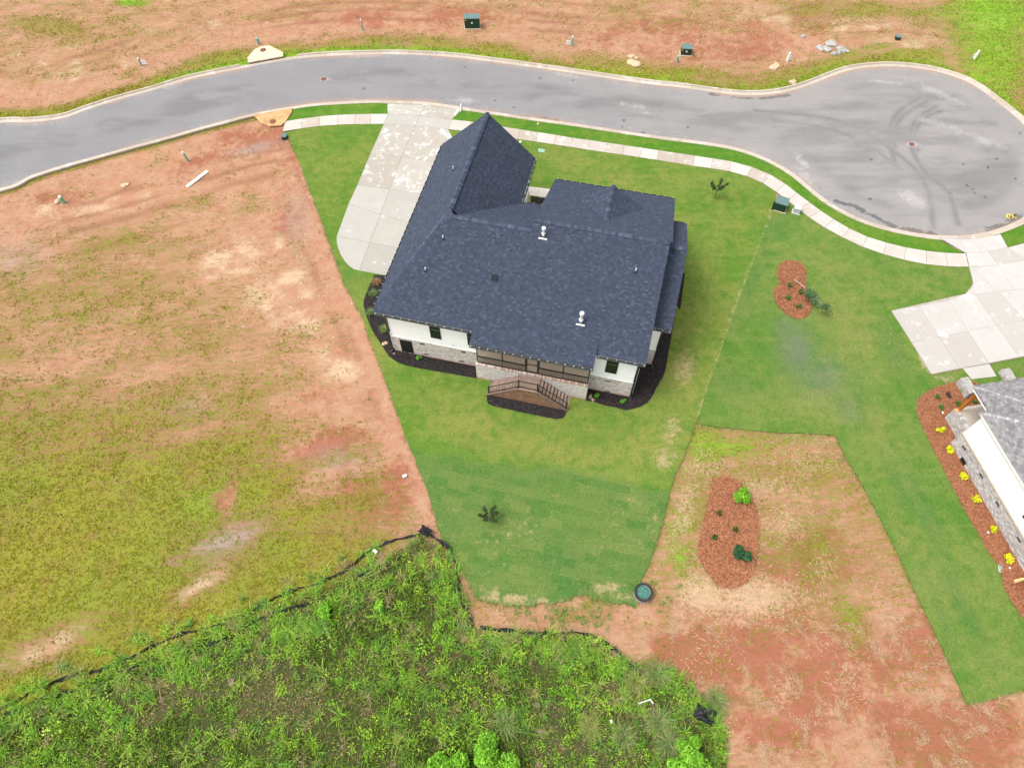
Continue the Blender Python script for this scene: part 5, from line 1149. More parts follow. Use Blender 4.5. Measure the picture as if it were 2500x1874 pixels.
cabinet(1674, 136, 1.1, .85, .75, -.12, 'dark green transformer box beside a small green pedestal across the street')
cabinet(1900, 516, 1.05, .95, .85, -.42, 'dark green transformer box beside the sidewalk near the turning circle', mark=False)
cabinet(1942, 522, .55, .5, .55, -.42, 'pale grey utility cabinet beside the green transformer box', 'greybox', 'greybox', 'utility_cabinet', mark=False, group=None)
def pedestal(x, y, hgt, rad, label, cap='pipe', sign=None, lean=(0, 0), body='greenpost'):
    p = G(x, y); t = thing('utility_pedestal', label, 'utility post', (p.x, p.y, -.04), 0, 'utility marker posts')
    e = Vector((lean[0], lean[1], hgt)); MB().tube((0, 0, -.1), e * .86, rad, rad * .9, 10).build('post', M[body], t)
    MB().tube(e * .86, e, rad * 1.05, rad * .8, 10).build('cap', M[cap], t)
    if sign:
        MB().box(sign[0] - .22, sign[0] + .22, -.03, -.01, .15, .62).build('sign_plate', M['litter'], t); MB().box(sign[0] - .07, sign[0] + .07, -.036, -.03, .36, .46).build('sign_mark', M['greybox'], t)
        for sx_ in (-.18, .18): MB().box(sign[0] + sx_ - .01, sign[0] + sx_ + .01, -.01, .01, -.1, .6).build('sign_leg', M['greybox'], t)
    return t
pedestal(885, 73, 1.25, .09, 'tall pale green marker post left of the wide transformer box')
pedestal(1397, 111, 1.1, .1, 'green marker post with a white sign plate at its left', sign=(-.45,))
pedestal(631.5, 107, .7, .15, 'short green pedestal behind the pale storm inlet', cap='greenpost')
pedestal(345, 159, .85, .1, 'green post with a white plate on weedy verge at left', sign=(.42,))
pedestal(459, 393, 1.1, .11, 'green post with white cap near the pale board', lean=(-.1, .05))
pedestal(156, 494, .8, .16, 'green post with white cap on bare clay near left edge')
pedestal(1653, 151, .7, .13, 'small green pedestal in front of the transformer box', cap='greenpost')
pedestal(1922, 148, .95, .12, 'white marker post near the grey rubble', body='litter', sign=(0.06,))
pedestal(2379, 143, .95, .12, 'white marker post standing in bright grass at upper right', body='litter', sign=(-.08,))
def meter(x, y, label, s=.45):
    p = G(x, y); t = thing('meter_box', label, 'utility box', (p.x, p.y, -.03), rnd.uniform(-.2, .2), 'small dark meter boxes')
    MB().box(-s / 2, s / 2, 0, s, -.1, .3).build('body', M['greenbox'], t); MB().box(-s / 2 - .02, s / 2 + .02, -.02, s + .02, .3, .35).build('lid', M['greentop'], t)
meter(694, 341, 'small dark green box where the left sidewalk ends'); meter(2192, 98, 'small dark box alone on the clay at upper right', .5)
def lid(x, y, rad, label, mat='rust', z=-.07, cat='manhole'):
    p = G(x, y); t = thing('manhole_cover', label, cat, (p.x, p.y, z), 0)
    MB().tube((0, 0, -.05), (0, 0, .008), rad, rad, 24).build('frame', M['rock'], t); MB().tube((0, 0, 0), (0, 0, .014), rad * .8, rad * .8, 24).build('cover', M[mat], t); return t
lid(790, 192, .4, 'rusty manhole cover in the street left of the driveway'); lid(2227, 351, .36, 'rusty manhole cover in the middle of the turning circle')
def inlet(poly, lidp, label, mat, z=.16):
    P = GL(poly); c = sum(P, Vector()) / len(P); t = thing('storm_inlet', label, 'storm drain', (c.x, c.y, 0))
    q = [(v.x - c.x, v.y - c.y) for v in P]
    MB().prism(q, z - .12, z).build('top_slab', M[mat], t); MB().prism([(a * .93, b * .93) for a, b in q], -.2, z - .12).build('throat', M['dark'], t)
    l = G(*lidp) - c; MB().tube((l.x, l.y, z - .01), (l.x, l.y, z + .015), .33, .33, 20).build('lid', M['rust'], t)
inlet(Z5([(1487, 355), (1530, 305), (1562, 290), (1615, 280), (1700, 322), (1702, 345), (1492, 383)]), Z5([(1582, 309)])[0], 'pale concrete storm inlet with rusty lid behind the far kerb', 'inlet')
inlet(Z5([(1522, 697), (1755, 655), (1752, 680), (1715, 735), (1690, 758), (1620, 765), (1570, 745)]), Z5([(1640, 736)])[0], 'clay stained storm inlet at the end of the left sidewalk', 'inlet2', .14)
a_, b_ = G(456, 456), G(507, 417)
mb = MB(); c_ = (a_ + b_) / 2; mb.beam(a_ - c_, b_ - c_, .36, .05); t = mb.build('board', M['board']); t.location = (c_.x, c_.y, .0); tag(t, 'long pale board lying on bare clay of the left lot', 'board')
# round concrete riser with water
p = G(1568, 1450); t = thing('concrete_riser', 'round concrete manhole riser holding green water at the lawn corner', 'manhole', (p.x, p.y, -.05))
mb = MB(); nseg = 28; ro, ri, hh = .58, .44, .62
for k in range(nseg):
    a, b = 2 * math.pi * k / nseg, 2 * math.pi * (k + 1) / nseg
    for r_a, r_b, za, zb3 in ((ro, ro, -.1, hh), (ri, ri, .2, hh)):
        mb.face([(r_a * math.cos(a), r_a * math.sin(a), za), (r_a * math.cos(b), r_a * math.sin(b), za), (r_b * math.cos(b), r_b * math.sin(b), zb3), (r_b * math.cos(a), r_b * math.sin(a), zb3)])
mb.build('ring', M['rock'], t)
mb = MB()
for k in range(nseg):
    a, b = 2 * math.pi * k / nseg, 2 * math.pi * (k + 1) / nseg
    mb.face([(ro * 1.03 * math.cos(a), ro * 1.03 * math.sin(a), hh), (ro * 1.03 * math.cos(b), ro * 1.03 * math.sin(b), hh), (ri * math.cos(b), ri * math.sin(b), hh), (ri * math.cos(a), ri * math.sin(a), hh)])
    mb.face([(ro * 1.03 * math.cos(a), ro * 1.03 * math.sin(a), hh), (ro * 1.03 * math.cos(a), ro * 1.03 * math.sin(a), hh - .12), (ro * 1.03 * math.cos(b), ro * 1.03 * math.sin(b), hh - .12), (ro * 1.03 * math.cos(b), ro * 1.03 * math.sin(b), hh)])
mb.build('iron_rim', M['black'], t); MB().tube((0, 0, .4), (0, 0, .5), ri, ri, 28).build('water', M['water'], t)
def rock(x, y, s, label, mat, seed, flat=.5, group=None):
    p = G(x, y); bm = bmesh.new(); bmesh.ops.create_icosphere(bm, subdivisions=2, radius=1); rr = random.Random(seed); k = [rr.uniform(.5, 1.3) for _ in range(3)]
    for v in bm.verts:
        f = 1 + .22 * math.sin(v.co.x * 3 + seed) + .15 * math.sin(v.co.y * 5 + seed * 2) + rr.uniform(-.08, .08); v.co = Vector((v.co.x * k[0] * s * f, v.co.y * k[1] * s * f, v.co.z * s * flat * f))
    me = bpy.data.meshes.new('rock'); bm.to_mesh(me); bm.free(); o = link('rock', me, M[mat]); o.location = (p.x, p.y, 0); o.rotation_euler = (0, 0, rr.uniform(0, 6)); tag(o, label, 'rock', group)
rock(1545, 140, .5, 'tan boulder across the street, the upper of two', 'tanrock', 1); rock(1549, 155, .55, 'flat tan boulder nearest the far kerb', 'tanrock', 2, .35)
for i, (q, s) in enumerate((((990, 290), .5), ((1030, 295), .5), ((1050, 262), .6), ((1115, 302), .65), ((1078, 322), .5), ((890, 218), .35))):
    rock(*Z7([q])[0], s, ['pale grey stone at the left of the rubble heap', 'grey stone in the middle of the rubble heap', 'long grey stone at the top of the rubble heap', 'round grey stone at the right of the rubble heap', 'grey stone lowest in the rubble heap', 'small pale stone lying apart from the rubble heap'][i], 'rock', 10 + i, .4, 'grey rubble by the turning circle')
for i, (x, y, s, lb) in enumerate(((1891, 162, .6, 'flat tan slab of stone near the white marker post'), (1936, 202, .6, 'flat tan slab of stone touching the far kerb'), (141, 491, .55, 'flat tan stone beside the white capped post'), (304, 452, .35, 'tan stone on the bare clay of the left lot'), *[(x, y, s, l) for (x, y), s, l in zip(R3([(285, 720), (455, 920), (380, 725)]) + R4([(290, 1290), (330, 1365)]) + [(1196, 979), (1211, 990)], (.26, .18, .15, .26, .22, .14, .14), ('red brown rock at the left mulch edge', 'small tan rock by the back left downspout', 'small red rock beside the left white pipe', 'brown rock at the porch corner in mulch', 'lower brown rock at the porch corner in mulch', 'tan rock at the left end of the stairs bed', 'tan rock at the lawn edge of the stairs bed'))])):
    rock(x, y, s, lb, 'tanrock', 30 + i, .35)
def cover(x, y, wd, dp, label, mat, name='valve_box'):
    p = G(x, y); t = thing(name, label, 'lid', (p.x, p.y, .03), YAW); MB().box(-wd / 2, wd / 2, -dp / 2, dp / 2, -.05, .03).build('frame', M['greybox'], t); MB().box(-wd / 2 + .04, wd / 2 - .04, -dp / 2 + .04, dp / 2 - .04, .03, .045).build('cover', M[mat], t)
cover(1322, 368.5, .6, .4, 'pale green rectangular utility lid in the front lawn', 'greenpost'); cover(*R2([(795, 1180)])[0], .3, .65, 'green rectangular lid at the edge of the neighbouring bed', 'greenpost')
for i, (x, y, lb) in enumerate(((1270.5, 349, 'round white cleanout cap in the lawn beside the sidewalk'), (1313.5, 305, 'pale tan cap in the verge grass by the street'))):
    p = G(x, y); t = thing('cleanout_cap', lb, 'pipe cap', (p.x, p.y, .0)); MB().tube((0, 0, -.1), (0, 0, .12), .1, .1, 14).build('pipe', M['pipe'], t); MB().tube((0, 0, .12), (0, 0, .16), .13, .11, 14).build('cap', M['pipe'] if i == 0 else M['tanrock'], t)
p = G(1125, 268); t = thing('drain_pipe_stub', 'white pipe stub at the kerb beside the driveway', 'pipe', (p.x, p.y, 0)); MB().tube((0, -.5, .12), (0, .6, .12), .05, .05, 10).build('pipe', M['pipe'], t); MB().tube((0, .6, .12), (0, .66, .12), .07, .07, 10).build('collar', M['pipe'], t)
for i, (x, y, h_, lb) in enumerate(((2200, 71, 1.1, 'thin dark stake right of the small dark box'), (1709, 108, 1.0, 'thin dark stake right of the second transformer box'))):
    p = G(x, y); t = thing('stake', lb, 'stake', (p.x, p.y, -.05)); MB().beam((0, 0, -.2), (-.12, .05, h_), .05, .03).build('shaft', M['bark'], t); MB().box(-.15, -.05, .03, .06, h_ - .12, h_ - .02).build('tag', M['bronze'], t)
# yellow sprayed mark on the turning circle
mk_ = MB(); path = [(2105, 1300), (2115, 1283), (2135, 1288), (2138, 1306), (2120, 1312), (2108, 1300)], [(2128, 1310), (2150, 1285), (2160, 1302), (2142, 1300)], [(2150, 1285), (2165, 1310)]
for L in path:
    g_ = GL(Z7(L), -.073)
    for a, b in zip(g_[:-1], g_[1:]): mk_.beam(a, b, .12, .004)
tag(mk_.build('painted_mark', M['yellowp']), 'yellow sprayed utility mark on the turning circle near the kerb', 'road marking')
for i, ((x, y), l) in enumerate(zip(ZB([(48, 1020), (245, 503)]) + R2([(668, 833), (880, 1187)]) + R1([(330, 850)]) + ZS([(1450, 765)]), ('white sign card on the silt fence', 'crumpled white scrap near the back lawn edge', 'white scrap under the fifth yellow shrub', 'white scrap below the last yellow shrub', 'white scrap by the dark green shrub', 'white cup lying in the scrub'))):
    p = G(x, y); rr = random.Random(i); mb = MB(); s_ = .15 if i in (0, 1) else .09
    mb.face([(-s_, -s_ * .6, .05), (0, -s_ * .7, .12), (0, s_ * .6, .14), (-s_, s_ * .7, .04)]).face([(0, -s_ * .7, .12), (s_, -s_ * .5, .06), (s_ * .9, s_ * .6, .1), (0, s_ * .6, .14)])
    o = mb.build('paper_scrap', M['litter']); o.location = (p.x, p.y, .3 if i in (0, 5) else .03); o.rotation_euler = (.1, 0, rr.uniform(0, 3)); tag(o, l, 'litter')
wp_ = MB(); g_ = GL(ZS([(1620, 655), (1690, 630), (1708, 655)]), .5)
c_ = g_[0]
for a, b in zip(g_[:-1], g_[1:]): wp_.tube(a - c_, b - c_, .03, .03, 8)
o = wp_.build('bent_pipe', M['pipe']); o.location = c_; tag(o, 'thin bent white pipe lying in the scrub', 'pipe')

# ------------------------------------------------------------------ silt fences
def silt(pxs, label, seed, hgt=.34):
    P = GL(pxs); c0 = P[0]; L = resample(catmull([(p.x - c0.x, p.y - c0.y) for p in P], .4), .35); N_ = line_normals(L); rr = random.Random(seed)
    t = thing('silt_fence', label, 'fence', (c0.x, c0.y, -.05), 0, 'black silt fences')
    V = []; Fc = []
    for k, (p, n_) in enumerate(zip(L, N_)):
        sag = hgt * (.62 + .38 * math.cos(k * .7) * math.sin(k * .23 + seed)) * rr.uniform(.85, 1.1); ln = .22 * math.sin(k * .31 + seed) + rr.uniform(-.06, .06)
        for f in (0, .35, .7, 1.0): V.append((p[0] + n_[0] * (ln * f + .05 * math.sin(k * 1.3 + f * 4)), p[1] + n_[1] * (ln * f + .05 * math.sin(k * 1.3 + f * 4)), -.1 + (sag + .1) * f))
        V.append((p[0] + n_[0] * (ln + .10), p[1] + n_[1] * (ln + .10), max(.05, sag - .1)))
    for k in range(len(L) - 1):
        for q in range(4): Fc.append((k * 5 + q, k * 5 + q + 1, (k + 1) * 5 + q + 1, (k + 1) * 5 + q))
    me = bpy.data.meshes.new('fabric'); me.from_pydata(V, [], Fc); me.update(); link('fabric', me, M['fabric'], t)
    pm = MB().beam((0, 0, -.1), (.03, .02, .75), .045, .045).mesh('stake'); pm.materials.append(M['bark'])
    for k in range(0, len(L), 6):
        o = bpy.data.objects.new('stake', pm); COL.objects.link(o); o.parent = t; o.location = (L[k][0], L[k][1], 0); o.rotation_euler = (rr.uniform(-.15, .15), rr.uniform(-.15, .15), rr.uniform(0, 3))
silt([(-60, 1745), (53, 1702), (150, 1664), (285, 1612), (386.6, 1575.5), (468, 1543), (570, 1506), (660, 1470), (745, 1433), (830, 1392), (900, 1350), (972, 1320), (1030, 1298)], 'long black silt fence along the lower edge of the left lot', 1)
silt([(-60, 1778), (0, 1754.5), (61, 1730), (203, 1673), (340, 1627), (508.6, 1567), (578, 1543), (671, 1502), (712, 1486), (800, 1445), (900, 1405), (954, 1374), (985, 1352)], 'second black silt fence, sunk in weeds below the first', 2, .45)
silt([(1034, 1298), (1073.7, 1327), (1102.6, 1356), (1117, 1396), (1135, 1461), (1153, 1523), (1158.7, 1551.6)], 'black silt fence running down the left side of the back lawn', 3, .5)
silt([(1171, 1537), (1225.6, 1544), (1298, 1539), (1388.4, 1540.8), (1421, 1548), (1478, 1576), (1531, 1613), (1567, 1645)], 'black silt fence along the bottom edge of the back lot', 4, .5)
for (x, y, s, lb, sd_) in ((1718, 1745, .6, 'crumpled black plastic sheet in tall grass near the red clay', 3), (1040, 1300, .4, 'bunched black fabric heap at the silt fence corner', 7)):
    p = G(x, y); bm = bmesh.new(); bmesh.ops.create_grid(bm, x_segments=9, y_segments=7, size=s); rr = random.Random(sd_)
    for v in bm.verts: v.co.y *= .7; v.co.z = .35 + .22 * math.sin(v.co.x * 5 + sd_) * math.cos(v.co.y * 6) + rr.uniform(-.1, .1); v.co.x += rr.uniform(-.06, .06)
    me = bpy.data.meshes.new('plastic_sheet'); bm.to_mesh(me); bm.free(); o = link('plastic_sheet', me, M['fabric']); o.location = (p.x, p.y, .05); o.rotation_euler = (0, 0, -.5); tag(o, lb, 'plastic sheet')

# ------------------------------------------------------------------ masses of vegetation (nobody could count these)
def scatter(n, x0, x1, y0, y1, prob, seed):
    g = np.random.default_rng(seed); x = g.uniform(x0, x1, n); y = g.uniform(y0, y1, n); k = g.random(n) < prob(x, y); return x[k], y[k]
blocked_polys = PAVED + [nb, [(v.x, v.y) for v in GL([(1741, 1170), (1817, 1188), (1849, 1260), (1849, 1325), (1842, 1383), (1824, 1419), (1781, 1436), (1723, 1390), (1705, 1354), (1723, 1253)])]]
def free(x, y):
    k = np.ones(x.shape, bool)
    for q in blocked_polys: k &= ~inpoly(x, y, q)
    k &= lookup(cdist, x, y) > .15
    return k
# weed tufts on the bare lots
def pweed(x, y):
    w_ = lookup(weed, x, y); s_ = lookup(scrub, x, y); f = fbm(x, y * 1.0, 1.1, 3); st = fbm(x * .5 + y * .15, y * 1.6 - x * .5, .9, 3)
    return np.clip(w_ * 1.25 + (f - .5) * 1.5 + (st - .5) * 1.6 - .22, 0, 1) ** 1.3 * (s_ < .3) * (.35 + .65 * w_)
x, y = scatter(420000, -62, 62, -2, 84, pweed, 5); k = free(x, y); x, y = x[k], y[k]
pxx, pyy = pix(x, y); k = (pxx > -120) & (pxx < 2620) & (pyy > -60); x, y = x[k], y[k]
lu = lookup(lush, x, y); n = len(x); m = 4
g = np.random.default_rng(6); B = np.repeat(np.c_[x, y, np.full(n, -.05)], m, 0); B[:, :2] += g.normal(0, .05, (n * m, 2)); q = n * m
base = np.where(g.random((q, 1)) < np.repeat(lu, m)[:, None], np.array([[.17, .37, .025]]), np.array([[.265, .29, .018]]))
base = np.where(g.random((q, 1)) < .28, np.array([[.22, .16, .03]]), base)
def tri_blades(name, B, hgt, lean, width, seed, colr):
    g = np.random.default_rng(seed); n = len(B); a = g.uniform(0, 6.283, n); h = hgt * g.uniform(.5, 1.4, n); l = lean * g.uniform(.3, 1.4, n); w_ = width * g.uniform(.6, 1.3, n)
    tip = B + np.stack([np.cos(a) * l, np.sin(a) * l, h], 1); sd_ = np.stack([-np.sin(a) * w_ / 2, np.cos(a) * w_ / 2, 0 * a], 1)
    me = np_mesh(name, np.stack([B - sd_, B + sd_, tip], 1).reshape(-1, 3), np.arange(3 * n).reshape(n, 3)); setcol(me, np.repeat(colr, 3, 0)); return me
o = link('weeds', tri_blades('weeds', B, .08, .09, .06, 7, base * g.uniform(.7, 1.3, (q, 1))), M['blade'], None, 'stuff'); tag(o, 'low yellow green weeds dotted over the bare clay lots', 'weeds')
# short grass standing over the sod, ragged at its edges
def plawn(x, y): return (inpoly(x, y, lp) | inpoly(x, y, lp2)).astype(float) * (lookup(cdist, x, y) > .2)
x, y = scatter(150000, -30, 46, -1, 62, plawn, 12); k = ~inpoly(x, y, [tuple(p) for p in Lft + cv[1:] + [(e.x, e.y)] + Rgt[::-1]])
for bp in BEDPOLYS: k &= ~inpoly(x, y, bp)
hx = (x - O.x) * EX.x + (y - O.y) * EX.y; hy = (x - O.x) * EY.x + (y - O.y) * EY.y; k &= ~((hx > -.2) & (hx < 20) & (hy > -1.2) & (hy < 17.5)); x, y = x[k], y[k]; n = len(x)
pxx, pyy = pix(x, y); dk_ = m_dark(x, y, pxx, pyy)[:, None]; g = np.random.default_rng(13); vv = fbm(x, y, .25, 3)[:, None]
cl = np.array([[.078, .152, .018]]) * (1 - dk_) + np.array([[.050, .118, .028]]) * dk_; cl = cl + (vv > .52) * (1 - dk_) * np.array([[.06, .02, .02]])
cl = np.where(g.random((n, 1)) < .12, np.array([[.24, .22, .075]]), cl)
tag(link('lawn_grass', tri_blades('lawn_grass', np.c_[x, y, np.full(n, .02)], .05, .05, .04, 14, cl * g.uniform(.75, 1.25, (n, 1))), M['blade'], None, 'stuff'), 'short grass standing over the sod lawns', 'grass')
edge_ = []
for L in (LOTLINE + LOWSOD[1:], D3TOP[:-1]):
    E_ = resample(np.array([(v.x, v.y) for v in GL(L)]), .035); edge_.append(E_ + rng.normal(0, .07, E_.shape))
E_ = np.concatenate(edge_); n = len(E_); g = np.random.default_rng(15); fz = fbm(E_[:, 0], E_[:, 1], 1.2, 2); E_ = E_[g.random(n) < np.clip(fz * 2.4 - .5, .15, 1)]; n = len(E_)
E_ = np.repeat(E_, 2, 0) + g.normal(0, .06, (2 * n, 2)); n = len(E_)
tag(link('lawn_edge_grass', tri_blades('lawn_edge_grass', np.c_[E_, np.full(n, -.02)], .09, .13, .045, 16, np.array([(.10, .19, .03), (.16, .2, .05), (.24, .22, .09)])[g.integers(0, 3, n)]), M['blade'], None, 'stuff'), 'ragged grass along the cut edges of the sod', 'grass')
# needles and chips lying loose on the planting beds
for nm, mt, cols_, ln_, den, lb in (('pine_needles', 'straw', [(.33, .14, .07), (.28, .11, .055), (.38, .18, .095), (.17, .06, .03)], .085, 420, 'loose red brown pine needles on the straw beds'), ('mulch_chips', 'mulch', [(.035, .03, .03), (.06, .05, .045), (.015, .013, .014), (.07, .055, .045)], .06, 200, 'loose dark chips on the black mulch beds')):
    PX = []
    for (m_, bp) in zip(BEDMATS, BEDPOLYS):
        if m_ != mt: continue
        A_ = np.array(bp); x0, y0_ = A_.min(0) - .12; x1, y1_ = A_.max(0) + .12; n = int((x1 - x0) * (y1_ - y0_) * den); g = np.random.default_rng(len(PX) + 3); q = np.c_[g.uniform(x0, x1, n), g.uniform(y0_, y1_, n)]
        c_ = A_.mean(0); j_ = q + g.normal(0, .06, q.shape); PX.append(q[inpoly(j_[:, 0], j_[:, 1], bp)])
    P = np.concatenate(PX); n = len(P); g = np.random.default_rng(17); a = g.uniform(0, 6.28, n); l = ln_ * g.uniform(.5, 1.4, n)[:, None]; u = np.stack([np.cos(a), np.sin(a), g.normal(0, .25, n)], 1) * l; sd_ = np.stack([-np.sin(a), np.cos(a), 0 * a], 1) * (ln_ * .13)
    C_ = np.c_[P, .065 + .05 * g.random(n) + .05 * (fbm(P[:, 0], P[:, 1], 1.3, 2) - .5)]
    me = np_mesh(nm, np.stack([C_ - u - sd_, C_ - u + sd_, C_ + u + sd_, C_ + u - sd_], 1).reshape(-1, 3), np.arange(4 * n).reshape(n, 4)); setcol(me, np.repeat(np.array(cols_)[g.integers(0, 4, n)] * g.uniform(.7, 1.25, n)[:, None], 4, 0))
    tag(link(nm, me, M['brick'], None, 'stuff'), lb, 'mulch')
# straw wisps lying on the red clay
def pstraw(x, y):
    s_ = lookup(straw, x, y); c = fbm(x, y, .55, 3); return np.clip(s_ * 1.2 + (c - .52) * 1.6, 0, 1) * (lookup(scrub, x, y) < .3) * (s_ > .04)
x, y = scatter(200000, -10, 60, -2, 84, pstraw, 8); k = free(x, y); x, y = x[k], y[k]; n = len(x); g = np.random.default_rng(9)
ang = fbm(x, y, .35, 2) * 14 + g.normal(0, .5, n); ln = g.uniform(.08, .32, n); u = np.stack([np.cos(ang), np.sin(ang), g.normal(0, .12, n)], 1); s_ = np.stack([-np.sin(ang), np.cos(ang), 0 * ang], 1) * g.uniform(.005, .012, n)[:, None]
P = np.c_[x, y, np.full(n, -.01) + g.random(n) * .03]; mid_ = P + u * (ln * .5)[:, None] + s_ * g.normal(0, 3, n)[:, None] + np.array([0, 0, .03]); e_ = P + u * ln[:, None]
V = np.stack([P - s_, P + s_, mid_ + s_, mid_ - s_, e_ + s_ * .6, e_ - s_ * .6], 1).reshape(-1, 3); i6 = np.arange(n)[:, None] * 6
F = np.concatenate([i6 + np.array([[0, 1, 2, 3]]), i6 + np.array([[3, 2, 4, 5]])], 1).reshape(-1, 4)
me = np_mesh('straw', V, F); cc = np.array([(.56, .41, .25), (.62, .47, .31), (.48, .33, .18)])[g.integers(0, 3, n)] * g.uniform(.8, 1.15, n)[:, None]; setcol(me, np.repeat(cc, 6, 0))
tag(link('straw', me, M['blade'], None, 'stuff'), 'loose pale straw scattered over the red clay lot', 'straw')
# wisps of blown straw
g = np.random.default_rng(19); W = []
for k in range(120):
    q = (g.uniform(1560, 2420), g.uniform(1480, 1870))
    if inpoly(np.array([q[0]]), np.array([q[1]]), SCRUB)[0]: continue
    p = G(*q)
    if not free(np.array([p.x]), np.array([p.y]))[0]: continue
    W.append((p.x, p.y, g.uniform(-1.9, -.6) + (0 if g.random() < .7 else 1.2), g.uniform(.5, 1.6), g.uniform(-.5, .5)))
V = []; cc = []
for (x, y, a, L, b) in W:
    for q in range(int(L * g.uniform(20, 90))):
        t_ = g.random() * L; aa = a + b * t_; c = np.array([x + math.cos(a + b * t_ / 2) * t_, y + math.sin(a + b * t_ / 2) * t_, -.01 + .05 * g.random()]) + np.r_[g.normal(0, .13, 2), 0]
        d = aa + g.normal(0, .5); l_ = g.uniform(.08, .3); u = np.array([math.cos(d), math.sin(d), 0]) * l_ / 2; s_ = np.array([-math.sin(d), math.cos(d), 0]) * .006
        V += [c - u - s_, c - u + s_, c + u + s_, c + u - s_]; cc += [np.array((.48, .33, .21)) * g.uniform(.7, 1.2)] * 4
me = np_mesh('straw_wisps', np.array(V), np.arange(len(V)).reshape(-1, 4)); setcol(me, np.array(cc)); tag(link('straw_wisps', me, M['blade'], None, 'stuff'), 'blown wisps of pale straw on the red clay at lower right', 'straw')
# scrub: tangled grass, leafy weeds and dead stalks below the fences
SP = [(v.x, v.y) for v in GL(SCRUB)]
def inscrub(x, y): return inpoly(x, y, SP).astype(float)
x, y = scatter(330000, -42, 26, -4, 21, lambda x, y: inscrub(x, y) * np.clip(fbm(x + 3, y, .9, 3) * 2.6 - .55, .3, 1), 21); pxx, pyy = pix(x, y); k = (pxx > -150) & (pxx < 2600) & (pyy < 2000); x, y = x[k], y[k]; n = len(x); g = np.random.default_rng(22)
pxx, pyy = pix(x, y)
f1 = fbm(x, y, .45, 3); f2 = fbm(x + 9, y + 40, .22, 3); f3 = fbm(x + 30, y, 1.3, 2)
GG = np.array([(.125, .235, .02), (.20, .32, .03), (.085, .165, .03), (.28, .38, .05), (.055, .105, .025)]); BB = np.array([(.26, .20, .10), (.33, .26, .14), (.18, .13, .06), (.22, .23, .06)])
brown = np.clip((.5 - f1) * 3 + (f2 - .5) * 2 + .10, .06, .7)
brown = np.where(blob(pxx, pyy, 1500, 1710, 110, 50, 10) > .4, .95, brown); isb = g.random(n) < brown
colr = np.where(isb[:, None], BB[g.integers(0, 4, n)], GG[g.integers(0, 5, n)]) * g.uniform(.6, 1.35, n)[:, None]
zg = lookup(zz, x, y) - .03
hh_ = np.where(isb, .16, .30) * (.5 + f3) * np.where(f1 > .55, 1.5, 1.0)
keep = g.random(n) < np.clip(.35 + f1 * 1.1, .3, 1)
x, y, colr, zg, hh_ = x[keep], y[keep], colr[keep], zg[keep], hh_[keep]; n = len(x)
me = blades_mesh('scrub_grass', np.c_[x, y, zg], hh_, .24, .032, [(1, 1, 1)], 23, direction=fbm(x, y, .8, 2) * 12 + g.normal(0, 1.0, n))
me.color_attributes.remove(me.color_attributes['Col']); setcol(me, np.repeat(colr, 5, 0)); tag(link('scrub_grass', me, M['blade'], None, 'stuff'), 'tangle of green and brown rough grass below the silt fences', 'rough grass')
# long arching blades in clumps, thick along the fences
fl = [ [(v.x, v.y) for v in GL(L)] for L in ([(0, 1740), (285, 1620), (570, 1520), (745, 1450), (900, 1370)], [(0, 1770), (203, 1690), (508, 1585), (712, 1500), (900, 1420)], [(1105, 1370), (1130, 1470), (1158, 1545)], [(1171, 1548), (1390, 1555), (1540, 1640)], [(1600, 1640), (1700, 1690), (1770, 1800)])]
def pclump(x, y):
    d = np.min([segdist(x, y, L) for L in fl], axis=0); return np.where(inscrub(x, y) > 0, 1, .55 * (np.min([segdist(x, y, L) for L in fl[:2]], axis=0) < 1.3)) * np.clip(np.exp(-(d / 1.1) ** 2) * .9 + .2 * (fbm(x, y, .4, 3) > .5) + .07, 0, 1)
x, y = scatter(9000, -42, 26, -4, 21, pclump, 31); n = len(x); m = 26; g = np.random.default_rng(32)
B = np.repeat(np.c_[x, y, lookup(zz, x, y) - .03], m, 0); B[:, :2] += g.normal(0, .09, (n * m, 2)); tone = np.repeat(g.choice(5, n, p=[.3, .25, .2, .15, .1]), m)
LG = np.array([(.19, .38, .04), (.27, .46, .05), (.15, .29, .06), (.34, .44, .08), (.32, .27, .12)]); 
me = blades_mesh('long_grass', B, np.repeat(g.uniform(.35, .75, n), m), np.repeat(g.uniform(.3, .7, n), m), .028, [(1, 1, 1)], 33); me.color_attributes.remove(me.color_attributes['Col']); setcol(me, np.repeat(LG[tone] * g.uniform(.65, 1.3, (n * m, 1)), 5, 0))
tag(link('long_grass', me, M['blade'], None, 'stuff'), 'long arching grass growing along the silt fences', 'rough grass')
# broad leafy weeds
def pleaf(x, y): return inscrub(x, y) * np.clip((fbm(x + 77, y, .38, 3) - .40) * 4, .12, 1)
x, y = scatter(9500, -42, 26, -4, 21, pleaf, 41); n = len(x); g = np.random.default_rng(42); m = 22; C = np.repeat(np.c_[x, y, lookup(zz, x, y) + g.uniform(.1, .32, n)], m, 0)
C += g.normal(0, 1, (n * m, 3)) * np.array([.15, .15, .07]); nn = np.array([0, 0, 1.0]) + g.normal(0, .5, (n * m, 3)); nn /= np.linalg.norm(nn, axis=1)[:, None]; t_ = np.cross(nn, g.normal(size=(n * m, 3))); t_ /= np.linalg.norm(t_, axis=1)[:, None]; b_ = np.cross(nn, t_); s_ = g.uniform(.03, .09, (n * m, 1))
V = np.stack([C - t_ * s_, C + b_ * s_ * .5, C + t_ * s_, C - b_ * s_ * .5], 1).reshape(-1, 3); me = np_mesh('leafy_weeds', V, np.arange(len(V)).reshape(-1, 4))
LW = np.array([(.17, .36, .02), (.24, .44, .025), (.32, .48, .035), (.12, .26, .025)])[np.repeat(g.integers(0, 4, n), m)] * g.uniform(.65, 1.25, (n * m, 1)); setcol(me, np.repeat(LW, 4, 0))
